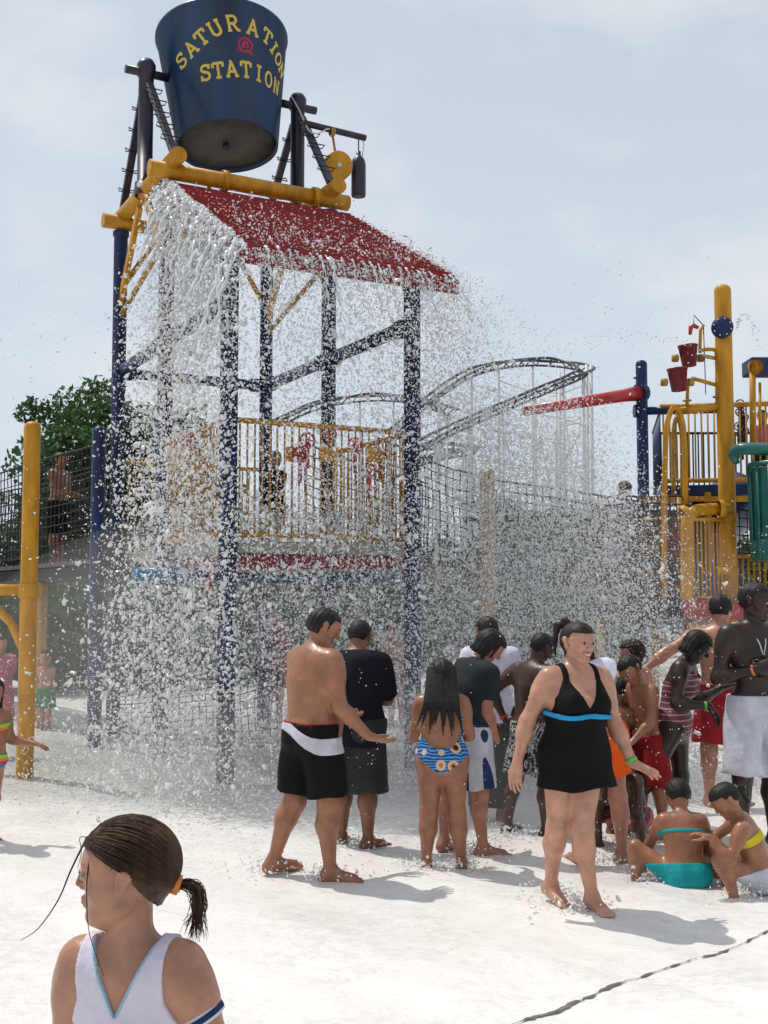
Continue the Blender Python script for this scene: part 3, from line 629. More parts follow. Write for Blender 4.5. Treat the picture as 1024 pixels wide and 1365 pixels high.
for i, (px, Y, h, rx, lab) in enumerate([(75, 21, 1.75, 1.5, 'dark shrub behind the short yellow post by the low wall'), (165, 22, 2.0, 1.6, 'dense dark shrub behind the left tower posts'), (250, 23, 2.0, 1.7, 'dark shrub behind the climbing net'), (345, 25, 1.9, 1.8, 'dark shrub behind the front tower post'), (450, 27, 1.7, 1.9, 'shrub seen past the dark shirted figure'), (560, 27, 1.7, 1.9, 'shrub behind the right tower post'), (690, 26, 1.9, 1.9, 'shrub right of the pole in the spray'), (800, 25, 1.8, 1.8, 'shrub under the bridge to the play structure')]):
    tree(tb_(px, Y), h, rx, .05, lab, 'leaf1', 40, 90, .09, 60 + i, 'shrubs behind the pool', 'shrub')
# ---------------------------------------------------------------- low wall, chain-link fence far behind
wl = MB().box(tuple(at(95, 790, 24).xy) + (0.55,), (2.2, .12, .5)).build('low_wall', 'brick'); tag(wl, 'brownish red low wall behind the left tower posts', 'wall')
fe = thing('chain_fence', 'grey chain link fence far behind under the tower', 'fence', (0, 30, 0))
for i in range(15): MB().tube((-9 + i * 1.6, 30, -.1), (-9 + i * 1.6, 30, 1.75), .035, n=8).build('fence_post', 'fencegrey', fe)
for z in (1.72, .9, .1): MB().tube((-9, 30, z), (13.4, 30, z), .028, n=6).build('fence_rail', 'fencegrey', fe)
net((-9, 30, .1), (13.4, 30, .1), (13.4, 30, 1.7), (-9, 30, 1.7), 150, 12, .004, 'mesh', fe).data.materials[0] = M['fencegrey']
# ---------------------------------------------------------------- people: bodies are smooth blends of tapered limbs, meshed with surface nets
def nrm(v): v = np.asarray(v, float); return v / (np.linalg.norm(v) or 1)
def smin(a, b, k):
    h = np.clip(0.5 + 0.5 * (b - a) / k, 0, 1); return b + (a - b) * h - k * h * (1 - h)
class Prim:
    # tapered capsule a->b, radii ra, rb; optional flat (scale of the depth axis 'fax' by 'ratio'); cut = flat ends
    def __init__(s, a, b, ra, rb=None, k=0.03, fax=None, ratio=1.0, cut=False, sub=False):
        s.a = np.asarray(a, float); s.b = np.asarray(b, float); s.ra = ra; s.rb = ra if rb is None else rb; s.k = k; s.fax = None if fax is None else nrm(fax); s.ratio = ratio; s.cut = cut; s.sub = sub
        R = max(s.ra, s.rb); s.lo = np.minimum(s.a, s.b) - R; s.hi = np.maximum(s.a, s.b) + R
    def d(s, P):
        a, b, Q = s.a, s.b, P
        ba = b - a; pa = Q - a
        if s.fax is not None:
            f = s.fax; k = s.ratio - 1; pa = pa + (pa @ f)[..., None] * f * k; ba = ba + (ba @ f) * f * k
        L2 = ba @ ba
        h = np.clip((pa @ ba) / L2, 0, 1) if L2 > 1e-9 else np.zeros(P.shape[:-1])
        d = np.linalg.norm(pa - h[..., None] * ba, axis=-1) - (s.ra + (s.rb - s.ra) * h)
        if s.cut:
            L = math.sqrt(L2); t = (pa @ ba) / L; d = np.maximum(d, t - L)
        return d
def surf_nets(G, lo, vx):
    nx, ny, nz = G.shape; ins = G < 0
    c = [(0, 0, 0), (1, 0, 0), (0, 1, 0), (1, 1, 0), (0, 0, 1), (1, 0, 1), (0, 1, 1), (1, 1, 1)]
    cnt = np.zeros((nx - 1, ny - 1, nz - 1), np.int8)
    for dx, dy, dz in c: cnt += ins[dx:nx - 1 + dx, dy:ny - 1 + dy, dz:nz - 1 + dz]
    I = np.argwhere((cnt > 0) & (cnt < 8))
    if not len(I): return np.zeros((0, 3)), np.zeros((0, 4), int)
    vals = np.stack([G[I[:, 0] + dx, I[:, 1] + dy, I[:, 2] + dz] for dx, dy, dz in c], 1)
    E = [(0, 1), (2, 3), (4, 5), (6, 7), (0, 2), (1, 3), (4, 6), (5, 7), (0, 4), (1, 5), (2, 6), (3, 7)]
    acc = np.zeros((len(I), 3)); n = np.zeros(len(I)); C = np.array(c, float)
    for a, b in E:
        va, vb = vals[:, a], vals[:, b]; m = (va < 0) != (vb < 0); t = np.where(m, va / np.where(m, va - vb, 1), 0)
        p = C[a] + (C[b] - C[a]) * t[:, None]; acc[m] += p[m]; n[m] += 1
    V = (I + acc / n[:, None]) * vx + lo
    idx = np.full(cnt.shape, -1, np.int64); idx[I[:, 0], I[:, 1], I[:, 2]] = np.arange(len(I)); F = []
    for ax in range(3):
        sl0 = [slice(None)] * 3; sl1 = [slice(None)] * 3; sl0[ax] = slice(0, -1); sl1[ax] = slice(1, None)
        a, b = ins[tuple(sl0)], ins[tuple(sl1)]; Q = np.argwhere(a != b); o1, o2 = [(1, 2), (2, 0), (0, 1)][ax]
        Q = Q[(Q[:, o1] > 0) & (Q[:, o2] > 0) & (Q[:, o1] < G.shape[o1] - 1) & (Q[:, o2] < G.shape[o2] - 1)]
        fl = a[Q[:, 0], Q[:, 1], Q[:, 2]]; e1 = np.eye(3, dtype=int)[o1]; e2 = np.eye(3, dtype=int)[o2]
        q = np.stack([idx[tuple((Q - e1 - e2).T)], idx[tuple((Q - e2).T)], idx[tuple(Q.T)], idx[tuple((Q - e1).T)]], 1)
        q[~fl] = q[~fl][:, ::-1]; F.append(q)
    return V, np.concatenate(F)
def field(prims, lo, hi, vx, post=None):
    lo = np.asarray(lo, float); n = np.maximum(3, np.ceil((np.asarray(hi) - lo) / vx).astype(int) + 1)
    G = np.full(n, 0.2, np.float64); gx = [lo[i] + vx * np.arange(n[i]) for i in range(3)]
    for p in prims:
        m = p.k * 1.1 + 2.5 * vx; R = max(p.ra, p.rb)
        i0 = np.clip(np.floor((p.lo - m - lo) / vx).astype(int), 0, n); i1 = np.clip(np.ceil((p.hi + m - lo) / vx).astype(int) + 1, 0, n)
        if (i1 <= i0).any(): continue
        P = np.stack(np.meshgrid(*[gx[i][i0[i]:i1[i]] for i in range(3)], indexing='ij'), -1); s = tuple(slice(i0[i], i1[i]) for i in range(3))
        d = p.d(P)
        if p.sub: G[s] = -smin(-G[s], d, p.k)
        else: G[s] = smin(G[s], d, p.k)
    if post is not None:
        P = np.stack(np.meshgrid(*gx, indexing='ij'), -1); G = post(G, P)
    G[0] = G[-1] = 0.2; G[:, 0] = G[:, -1] = 0.2; G[:, :, 0] = G[:, :, -1] = 0.2
    return G, lo
def bounds(prims, pad): return np.min([p.lo for p in prims], 0) - pad, np.max([p.hi for p in prims], 0) + pad
def net_mesh(name, m, parent, prims, vx, post=None, regions=(), lohi=None):
    # regions: (lo, hi, vx) boxes that are meshed finer; the coarse faces inside them are dropped
    lo, hi = lohi if lohi else bounds(prims, vx * 3 + .02); V, F = surf_nets(*field(prims, lo, hi, vx, post), vx)
    Vs, Fs = [], []
    cen = V[F].mean(1); keep = np.ones(len(F), bool)
    for rl_, rh, rv in regions: keep &= ~((cen > rl_ + rv) & (cen < rh - rv)).all(1)
    Vs.append(V); Fs.append(F[keep]); off = len(V)
    for rl_, rh, rv in regions:
        v, f = surf_nets(*field(prims, rl_ - 2 * rv, rh + 2 * rv, rv, post), rv)
        if not len(f): continue
        c = v[f].mean(1); k = ((c > rl_ - .2 * rv) & (c < rh + .2 * rv)).all(1); Vs.append(v); Fs.append(f[k] + off); off += len(v)
    V = np.concatenate(Vs); F = np.concatenate(Fs)
    used = np.unique(F); rm = np.full(len(V), -1); rm[used] = np.arange(len(used)); V = V[used]; F = rm[F]
    me = np_mesh(name, V, F); me.materials.append(M[m] if isinstance(m, str) else m); return link(name, me, parent)
def fold(P, amp, f=1.0, seed=0.0):
    f = f * .75; amp = amp * 1.5; x, y, z = P[..., 0] * f, P[..., 1] * f, P[..., 2] * f
    return amp * (np.sin(34 * x + 9 * z + 3 * np.sin(11 * z + seed) + seed) + .8 * np.sin(29 * y - 14 * z + 2.4 * np.sin(13 * x + seed)) + .6 * np.sin(52 * x - 31 * y + 18 * z + seed * 2)) / 2.4
# ---- materials for people
def skin(name, c, wet=0.22):
    c2 = (min(1, c[0] * 1.12), c[1] * 1.04, c[2] * 1.0)
    c = tuple(x * .92 for x in c); return mat(name, (c[0] * .85, c[1] * .79, c[2] * .76), 0.42, col2=c2, scale=13, detail=8, bump=0.14, bscale=45, sss=0.06, spec=0.4, coat=wet * .45, rvar=0.12)
M['skin_pale'] = skin('skin_pale', (0.40, 0.21, 0.14)); M['skin_tan'] = skin('skin_tan', (0.285, 0.13, 0.072)); M['skin_pink'] = skin('skin_pink', (0.37, 0.175, 0.115))
M['skin_fair'] = skin('skin_fair', (0.46, 0.25, 0.175)); M['skin_dark'] = skin('skin_dark', (0.055, 0.024, 0.014), .15); M['skin_deep'] = skin('skin_deep', (0.024, 0.0115, 0.008), .15); M['skin_mid'] = skin('skin_mid', (0.19, 0.085, 0.045))
def hairm(name, c, c2): return mat(name, c, 0.52, col2=c2, scale=38, bump=0.25, bscale=120, stretch=(1, 1, .18), spec=0.25, rvar=.08)
M['hair_black'] = hairm('hair_black', (0.006, 0.005, 0.005), (0.014, 0.012, 0.011)); M['hair_brown'] = hairm('hair_brown', (0.010, 0.0055, 0.0035), (0.026, 0.0135, 0.0075)); M['hair_lb'] = hairm('hair_light_brown', (0.030, 0.015, 0.008), (0.082, 0.042, 0.021))
def cloth(name, c, var=.15, **kw): return mat(name, c, 0.75, var, 8, bump=0.45, bscale=15, spec=.12, **kw)
M['c_black'] = cloth('black_cloth', (0.0055, 0.0055, 0.006)); M['c_navy'] = cloth('dark_wet_cloth', (0.008, 0.009, 0.015)); M['c_grey'] = cloth('wet_grey_cloth', (0.032, 0.032, 0.034)); M['c_white'] = cloth('white_cloth', (0.46, 0.46, 0.52)); M['c_palewhite'] = cloth('thin_white_cloth', (0.66, 0.62, 0.72))
M['c_red'] = cloth('red_cloth', (0.24, 0.014, 0.018)); M['c_orange'] = cloth('orange_cloth', (0.62, 0.085, 0.010)); M['c_teal'] = cloth('teal_swim', (0.012, 0.27, 0.30)); M['c_yellow'] = cloth('yellow_swim', (0.55, 0.45, 0.03)); M['c_pink'] = cloth('pink_cloth', (0.42, 0.10, 0.16)); M['c_green'] = cloth('green_cloth', (0.05, 0.16, 0.06)); M['c_slate'] = cloth('slate_cloth', (0.02, 0.027, 0.032)); M['c_blueband'] = cloth('blue_band', (0.02, 0.25, 0.50)); M['c_blue'] = cloth('blue_cloth', (0.02, 0.035, 0.10)); M['c_trim'] = cloth('pale_blue_trim', (0.28, 0.45, 0.60))
M['band_red'] = mat('red_band', (0.55, 0.03, 0.03), .5); M['band_green'] = mat('green_band', (0.06, 0.42, 0.04), .5); M['band_orange'] = mat('orange_band', (0.6, 0.18, 0.03), .5)
M['eye'] = mat('eye_white', (0.28, 0.25, 0.23), .25); M['iris'] = mat('iris', (0.02, 0.013, 0.009), .15); M['lip'] = mat('lip', (0.36, 0.11, 0.09), .35, .1, 20); M['lip_d'] = mat('lip_dark', (0.07, 0.022, 0.02), .35, .1, 20); M['teeth'] = mat('teeth', (0.72, 0.70, 0.64), .25)
def pat_mat(name, fn):
    m = bpy.data.materials.new(name); m.use_nodes = True; t = m.node_tree; b = t.nodes['Principled BSDF']; b.inputs['Roughness'].default_value = .7; b.inputs['Specular IOR Level'].default_value = .3; tc = N(t, 'ShaderNodeTexCoord'); fn(t, b, tc.outputs['Object'])
    n2 = N(t, 'ShaderNodeTexNoise', Scale=55.0); bp = N(t, 'ShaderNodeBump', Strength=.2, Distance=.02); t.links.new(tc.outputs['Object'], n2.inputs['Vector']); t.links.new(n2.outputs[0], bp.inputs['Height']); t.links.new(bp.outputs[0], b.inputs['Normal']); return m
def ramp(t, fac, stops):
    r = N(t, 'ShaderNodeValToRGB'); e = r.color_ramp.elements; r.color_ramp.interpolation = 'CONSTANT'
    while len(e) > 1: e.remove(e[-1])
    e[0].position = stops[0][0]; e[0].color = (*stops[0][1], 1)
    for p, c in stops[1:]: x = e.new(p); x.color = (*c, 1)
    t.links.new(fac, r.inputs[0]); return r
def f_floral(t, b, co):
    w = N(t, 'ShaderNodeTexWave', Scale=16.0, Distortion=7.0, bands_direction='Z'); t.links.new(co, w.inputs['Vector']); r = ramp(t, w.outputs[0], [(0, (.008, .05, .20)), (.45, (.015, .14, .42)), (.75, (.10, .32, .55))])
    v = N(t, 'ShaderNodeTexVoronoi', Scale=9.5, Randomness=.55); t.links.new(co, v.inputs['Vector'])
    fl = ramp(t, v.outputs[0], [(0, (.01, .01, .012)), (.16, (.45, .18, .05)), (.23, (.62, .42, .30)), (.36, (0, 0, 0))]); fa = ramp(t, v.outputs[0], [(0, (1, 1, 1)), (.36, (0, 0, 0))])
    mx = N(t, 'ShaderNodeMix', data_type='RGBA'); t.links.new(fa.outputs[0], mx.inputs[0]); t.links.new(r.outputs[0], mx.inputs[6]); t.links.new(fl.outputs[0], mx.inputs[7]); t.links.new(mx.outputs[2], b.inputs['Base Color'])
M['p_floral'] = pat_mat('blue_floral_swimsuit', f_floral)
def f_stripe(t, b, co):
    w = N(t, 'ShaderNodeTexWave', Scale=7.5, Distortion=.35, bands_direction='Z'); t.links.new(co, w.inputs['Vector']); r = ramp(t, w.outputs[0], [(0, (.14, .05, .06)), (.5, (.10, .035, .05)), (.82, (.42, .22, .24))]); t.links.new(r.outputs[0], b.inputs['Base Color'])
M['p_stripe'] = pat_mat('pink_striped_swimsuit', f_stripe)
def f_swirl(t, b, co):
    v = N(t, 'ShaderNodeTexNoise', Scale=9.0, Detail=1.0, Distortion=2.5); t.links.new(co, v.inputs['Vector']); r = ramp(t, v.outputs[0], [(0, (.012, .012, .014)), (.47, (.5, .5, .52)), (.53, (.012, .012, .014)), (.60, (.5, .5, .52)), (.66, (.012, .012, .014))]); t.links.new(r.outputs[0], b.inputs['Base Color'])
M['p_swirl'] = pat_mat('black_white_print_shorts', f_swirl)
def f_rain(t, b, co):
    w = N(t, 'ShaderNodeSeparateXYZ'); t.links.new(co, w.inputs[0]); f = N(t, 'ShaderNodeMath', operation='MULTIPLY'); f.inputs[1].default_value = 9; fr = N(t, 'ShaderNodeMath', operation='FRACT'); t.links.new(w.outputs[2], f.inputs[0]); t.links.new(f.outputs[0], fr.inputs[0])
    r = ramp(t, fr.outputs[0], [(0, (.35, .03, .12)), (.2, (.5, .22, .02)), (.4, (.45, .42, .04)), (.6, (.05, .28, .09)), (.8, (.04, .12, .38))]); t.links.new(r.outputs[0], b.inputs['Base Color'])
M['p_rainbow'] = pat_mat('rainbow_striped_swim', f_rain)
# ---- the figure
class Person:
    def __init__(s, label, foot, H, face, skin='skin_tan', d1=(0, 0, 1), d2=(0, 0, 1), head=None, hup=(0, 0, 1), arms=None, legs=None, build=1.0, hips=1.0, sh=1.0, hh=None, limb=1.0, bust=0, belly=0, hair='hair_black', hairstyle='short', vx=.0112, pelvis_z=None, group=None, curl=.35, hand_n=None, toes=True, cat='person'):
        s.H = H; s.child = H < 1.42; s.vx = vx; s.skin = skin; s.hairm = hair; s.hs = hairstyle
        s.f = nrm([face[0], face[1], 0]); s.r = np.cross(s.f, [0, 0, 1.]); s.d1 = nrm(d1); s.d2 = nrm(d2)
        s.hf = nrm(head if head is not None else s.f); s.hup = nrm(np.asarray(hup, float) - s.hf * np.dot(hup, s.hf)); s.hr = np.cross(s.hf, s.hup)
        s.hh = hh or (0.138 * H if H > 1.5 else 0.20 + 0.012 * (H - 1.1)); hh = s.hh
        L = s.L = limb; Hh = H
        foot = np.array([foot[0], foot[1], foot[2] if len(foot) > 2 else 0.0])
        # legs: thigh and shin directions for right (+1) and left (-1) side of the body
        legs = legs or {}; arms = arms or {}
        th, shn, ank = .245 * H, .235 * H, .045 * H
        P0 = np.zeros(3); s.hip = {}; s.knee = {}; s.ank = {}; s.toe = {}
        for sd in (1, -1):
            g = legs.get(sd, {}); s.hip[sd] = P0 + s.r * sd * .05 * H * hips - np.array([0, 0, .02 * H])
            s.knee[sd] = s.hip[sd] + nrm(g.get('t', (0, 0, -1))) * th; s.ank[sd] = s.knee[sd] + nrm(g.get('s', (0, 0, -1))) * shn; s.toe[sd] = nrm(g.get('foot', s.f))
        low = min(s.ank[sd][2] + min(0, s.toe[sd][2]) * .12 * H for sd in (1, -1)); mid = (s.ank[1] + s.ank[-1]) / 2
        if pelvis_z is None: base = foot - np.array([mid[0], mid[1], low - ank])
        else: base = foot + np.array([0, 0, pelvis_z])
        s.P = P0 + base
        for dct in (s.hip, s.knee, s.ank):
            for sd in (1, -1): dct[sd] = dct[sd] + base
        d1, d2 = s.d1, s.d2
        s.W = s.P + d1 * .11 * H; s.Nk = s.W + d2 * .168 * H
        s.f2 = nrm(s.f - d2 * np.dot(s.f, d2)); s.r2 = np.cross(s.f2, d2); s.f1 = nrm(s.f - d1 * np.dot(s.f, d1))
        s.sho, s.elb, s.wri, s.hd, s.hn = {}, {}, {}, {}, {}
        for sd in (1, -1):
            g = arms.get(sd, {}); s.sho[sd] = s.Nk - d2 * .022 * H + s.r2 * sd * .098 * H * sh + np.array(g.get('sh', (0, 0, 0)))
            u_, w_ = nrm(g.get('u', (0, 0, -1))), nrm(g.get('w', g.get('u', (0, 0, -1))))
            s.elb[sd] = s.sho[sd] + u_ * .168 * H; s.wri[sd] = s.elb[sd] + w_ * .145 * H; s.hd[sd] = nrm(g.get('h', w_)); n_ = np.asarray(g.get('n', s.r2 * -sd), float); s.hn[sd] = nrm(n_ - s.hd[sd] * np.dot(n_, s.hd[sd]))
        s.curl = {sd: arms.get(sd, {}).get('curl', curl) for sd in (1, -1)}; s.spread = {sd: arms.get(sd, {}).get('spread', .06) for sd in (1, -1)}
        up_ = nrm(s.d2 * .55 + s.hup * .45 + s.hf * .12); s.hc = s.Nk + up_ * (.022 * H + hh * .56)
        s.B = build; s.root = thing('person', label, cat, tuple(np.array([s.P[0], s.P[1], foot[2]])), group)
        B = build; p = []; r, f, f1, f2, P, Wq, Nk = s.r, s.f, s.f1, s.f2, s.P, s.W, s.Nk
        k = .045 * H
        s.torso = [Prim(P - r * .036 * H * hips, P + r * .036 * H * hips, .067 * H * B * hips, k=k, fax=f1, ratio=1.12),
                   Prim(P - d1 * .01 * H, Wq, .083 * H * B * hips, .073 * H * B, k, f1, 1.28),
                   Prim(Wq - r * .012 * H, Wq + d2 * .07 * H, .074 * H * B, .087 * H * B * sh, k, f2, 1.36),
                   Prim(Wq + d2 * .07 * H, Wq + d2 * .118 * H, .090 * H * B * sh, .074 * H * B * sh, k, f2, 1.4),
                   Prim(s.sho[1] * .86 + s.sho[-1] * .14 - d2 * .008 * H, s.sho[-1] * .86 + s.sho[1] * .14 - d2 * .008 * H, .040 * H, k=.05 * H)]
        for sd in (1, -1): s.torso.append(Prim(P + r * sd * .034 * H * hips - f * .035 * H - d1 * .03 * H, P + r * sd * .036 * H * hips - f * .03 * H - d1 * .01 * H, .048 * H * B * hips, k=.03 * H))
        if belly: s.torso.append(Prim(P + d1 * .03 * H + f1 * .035 * H, Wq + f2 * .03 * H, (.065 + belly * .02) * H, k=.05 * H))
        if bust:
            for sd in (1, -1): s.torso.append(Prim(Wq + d2 * .075 * H + s.r2 * sd * .042 * H + f2 * .05 * H, Wq + d2 * .06 * H + s.r2 * sd * .042 * H + f2 * (.056 + bust * .01) * H, .038 * H * bust, k=.03 * H))
        s.legp = {}
        for sd in (1, -1):
            h_, kn, an = s.hip[sd], s.knee[sd], s.ank[sd]; sdv = nrm(an - kn); bk = nrm(np.cross(sdv, s.r) * -1); bk = bk if np.dot(bk, s.toe[sd]) < 0 else -bk
            calf = kn + (an - kn) * .30 + bk * .012 * H
            s.legp[sd] = [Prim(h_, kn, .057 * H * L * (hips * .5 + .5), .034 * H * L, .03 * H), Prim(kn, kn + (an - kn) * .12, .0335 * H * L, .031 * H * L, .02 * H), Prim(kn, calf, .031 * H * L, .0345 * H * L, .025 * H), Prim(calf, an, .034 * H * L, .0195 * H * (L * .5 + .5), .025 * H)]
        s.footp = []
        for sd in (1, -1):
            an = s.ank[sd]; t_ = s.toe[sd]; dn = nrm(np.array([0, 0, -1.]) - t_ * np.dot(t_, [0, 0, -1.])); lr = np.cross(t_, dn); heel = an - t_ * .022 * H + dn * .022 * H; ball = an + t_ * .085 * H + dn * .028 * H
            s.footp += [Prim(an, heel, .020 * H, .0195 * H, .02 * H), Prim(heel, ball, .0185 * H, .0165 * H, .02 * H, dn, 1.0), Prim(an + dn * .004 * H, ball, .019 * H, .013 * H, .025 * H)]
            for i in range(5):
                o_ = (i - 2) * .0095 * H; s.footp.append(Prim(ball + lr * o_ * .8 + dn * .001, ball + lr * o_ + t_ * (.034 - .0035 * abs(i - (1 if sd > 0 else 3))) * H + dn * .004 * H, .0085 * H, .0065 * H if 0 < i < 4 else .0075 * H, .006 * H))
        s.armp = {}; s.handp = {}
        for sd in (1, -1):
            A_ = L ** .4; S, E_, Wr = s.sho[sd], s.elb[sd], s.wri[sd]
            s.armp[sd] = [Prim(S, S + (E_ - S) * .3, .036 * H * A_, .034 * H * A_, .03 * H), Prim(S + (E_ - S) * .2, E_, .033 * H * A_, .0245 * H * A_, .025 * H), Prim(E_, E_ + (Wr - E_) * .3, .0245 * H * A_, .0255 * H * A_, .02 * H), Prim(E_ + (Wr - E_) * .25, Wr, .0255 * H * A_, .0158 * H * (L * .5 + .5), .02 * H)]
            s.handp[sd] = s.hand(sd)
        s.neck = [Prim(Nk - d2 * .02 * H, s.hc - s.hup * hh * .18 - s.hf * hh * .08, .036 * H * (.6 + .4 * B) if H > 1.5 else .205 * hh, .031 * H if H > 1.5 else .195 * hh, .022 * H)]
        s.headp = s.head_prims()
    def hand(s, sd):
        H = s.H; d, n, w = s.hd[sd], s.hn[sd], s.wri[sd]; sv = np.cross(d, n)      # n: palm normal
        tv = sv if np.dot(np.cross(n, d), s.r2 * 0 + sv) < 0 else -sv; tv = sv * (1 if sd > 0 else -1) * -1
        out = [Prim(w - d * .012 * H, w + d * .018 * H, .0155 * H, .019 * H, .012 * H, n, 1.5)]
        for i in range(4):
            o_ = (1.5 - i) * .0115 * H; k0 = w + d * .012 * H + tv * o_ * .7; k1 = w + d * (.058 - .003 * abs(i - 1)) * H + tv * o_ * (1 + s.spread[sd]); out.append(Prim(k0, k1, .0092 * H, .0072 * H, .010 * H))
            a = s.curl[sd] * 1.0; fd = nrm(d + tv * (1.5 - i) * s.spread[sd] * 1.6); p0 = k1; Lf = [.042, .047, .043, .034][i] * H
            for j, (fr, r0) in enumerate(((.45, .0058), (.32, .0053), (.26, .0047))):
                ang_ = a * (j + .5) + .06 * i * s.curl[sd]; dv = nrm(fd * math.cos(ang_) + n * math.sin(ang_)); p1 = p0 + dv * Lf * fr; out.append(Prim(p0, p1, r0 * H, r0 * H * .93, .0025 * H)); p0 = p1
        t0 = w + d * .014 * H + tv * .014 * H + n * .004 * H; t1 = t0 + nrm(d * .75 + tv * .75 + n * .35) * .03 * H; t2 = t1 + nrm(d * .95 + tv * (.35 - .4 * s.curl[sd]) + n * (.3 + .5 * s.curl[sd])) * .026 * H; t3 = t2 + nrm(d + tv * (.1 - .3 * s.curl[sd]) + n * .35) * .02 * H
        out += [Prim(t0, t1, .0100 * H, .0078 * H, .010 * H), Prim(t1, t2, .0070 * H, .0064 * H, .004 * H), Prim(t2, t3, .0062 * H, .0050 * H, .003 * H)]
        return out
    def hp_(s, x, y, z): return s.hc + (s.hr * x + s.hf * y + s.hup * z) * s.hh     # head point, units of head height
    def head_prims(s):
        h = s.hh; q = s.hp_; k = .06 * h
        L = [Prim(q(0, -.10, .10), q(0, .02, .12), .385 * h, .375 * h, k, s.hr, 1.06), Prim(q(0, .06, .05), q(0, .10, -.20), .315 * h, .25 * h, .12 * h, s.hr, 1.02),
             Prim(q(0, .12, -.22), q(0, .18, -.36), .20 * h, .125 * h, .12 * h), Prim(q(.0, .0, -.2), q(0, .17, -.37), .2 * h, .115 * h, .1 * h)]
        for sd in (1, -1):
            L += [Prim(q(sd * .16, .2, -.12), q(sd * .2, .12, -.1), .11 * h, k=.08 * h), Prim(q(sd * .20, -.02, -.26), q(sd * .06, .2, -.38), .09 * h, .09 * h, .08 * h)]
            L += [Prim(q(sd * .145, .40, .035), q(sd * .145, .40, .035), .062 * h, k=.06 * h, sub=True)]                       # eye sockets
            L += [Prim(q(sd * .145, .325, .02), q(sd * .145, .325, .02), .066 * h, k=.02 * h)]                                       # lids
            L += [Prim(q(sd * .40, -.06, .075), q(sd * .37, -.015, -.08), .085 * h, .05 * h, .015 * h, s.hr, 2.2), Prim(q(sd * .45, -.015, .05), q(sd * .42, .0, -.02), .042 * h, .03 * h, .015 * h, sub=True)]
        n_ = (.432, .036, .39, .028, .27, .075) if s.child else (.475, .048, .42, .036, .30, .085)
        L += [Prim(q(-.16, .345, .12), q(.16, .345, .12), .035 * h, k=.07 * h), Prim(q(0, .375, .06), q(0, n_[0], -.09), .03 * h, n_[1] * h, .04 * h), Prim(q(-.045, n_[2], -.115), q(.045, n_[2], -.115), n_[3] * h, k=.03 * h),
              Prim(q(-.07, .355, -.225), q(.07, .355, -.225), .033 * h, k=.03 * h), Prim(q(-.06, .345, -.275), q(.06, .345, -.275), .034 * h, k=.03 * h), Prim(q(0, n_[4], -.395), q(0, n_[4] + .01, -.41), n_[5] * h, k=.06 * h)]
        return L
    def body(s, hands=(1, -1), legs=True, fine=True, headv=None, handv=None, extra=()):
        pr = list(s.torso) + list(extra)
        if legs:
            for sd in (1, -1): pr += s.legp[sd]
            pr += s.footp
        for sd in (1, -1): pr += s.armp[sd]
        pr += s.neck; reg = []
        hd = [p for p in s.headp]; pr += hd
        for sd in hands: pr += s.handp[sd]
        if fine:
            hv = headv or s.vx * .62; lo, hi = bounds([p for p in hd if not p.sub], .012); reg.append((lo, hi, hv))
            for sd in hands: lo, hi = bounds(s.handp[sd], .01); reg.append((lo, hi, handv or s.vx * .5))
            if legs:
                for a in (s.footp[:8], s.footp[8:]): lo, hi = bounds(a, .008); reg.append((lo, hi, s.vx * .6))
        s.bodyo = net_mesh('body', s.skin, s.root, pr, s.vx, None, reg); s.allp = pr
        s.hair_(); return s
    def face(s, lip='lip', smile=0, brow=None):
        q = s.hp_; h = s.hh; k = .0015; vx = .0026
        for sd in (1, -1):
            e = MB().lathe([(math.sin(a) * .060 * h, -math.cos(a) * .060 * h) for a in np.linspace(0, math.pi, 9)], tuple(q(sd * .145, .345, .022)), tuple(s.hf), 14).build('eye', 'eye', s.root)
            MB().lathe([(.034 * h, -.012 * h), (.030 * h, .003 * h), (0, .008 * h)], tuple(q(sd * .145, .400, .02)), tuple(s.hf), 10).build('iris', 'iris', e)
            net_mesh('eyebrow', brow or s.hairm, s.root, [Prim(q(sd * .06, .372, .105), q(sd * .15, .362, .132), .011 * h, .012 * h, k), Prim(q(sd * .15, .362, .132), q(sd * .235, .292, .112), .012 * h, .006 * h, k)], vx)
            net_mesh('eyelid', s.skin, s.root, [Prim(q(sd * .08, .375, .050), q(sd * .15, .392, .066), .016 * h, .018 * h, k), Prim(q(sd * .15, .392, .066), q(sd * .215, .335, .044), .018 * h, .013 * h, k)], vx)
            net_mesh('lashes', 'iris', s.root, [Prim(q(sd * .085, .392, .038), q(sd * .15, .410, .052), .007 * h, .008 * h, k), Prim(q(sd * .15, .410, .052), q(sd * .22, .350, .030), .008 * h, .008 * h, k)], vx)
        def on(x, z, lift):                                   # point on the face surface
            ys = np.linspace(.55, .15, 201); P = np.array([q(x, y, z) for y in ys]); G = np.full(len(ys), .2)
            for pr in s.headp: d = pr.d(P); G = -smin(-G, d, pr.k) if pr.sub else smin(G, d, pr.k)
            i = np.argmax(G < 0); return q(x, ys[i] + lift, z)
        c = .028 * smile; w = .085 + .04 * smile; U = [(-w, -.235 + c), (-w * .55, -.222 + c * .25), (0, -.222 - c * .1), (w * .55, -.222 + c * .25), (w, -.235 + c)]; Lo = [(-w, -.237 + c), (-w * .55, -.262 - c * .3), (0, -.270 - c * .7), (w * .55, -.262 - c * .3), (w, -.237 + c)]
        def line(pts, r, lift): P = [on(x, z, lift) for x, z in pts]; return [Prim(P[i], P[i + 1], r[i] * h, r[i + 1] * h, k) for i in range(len(P) - 1)]
        net_mesh('lips', lip, s.root, line(U, [.006, .012, .014, .012, .006], .002) + line(Lo, [.006, .014, .018, .014, .006], .002), vx)
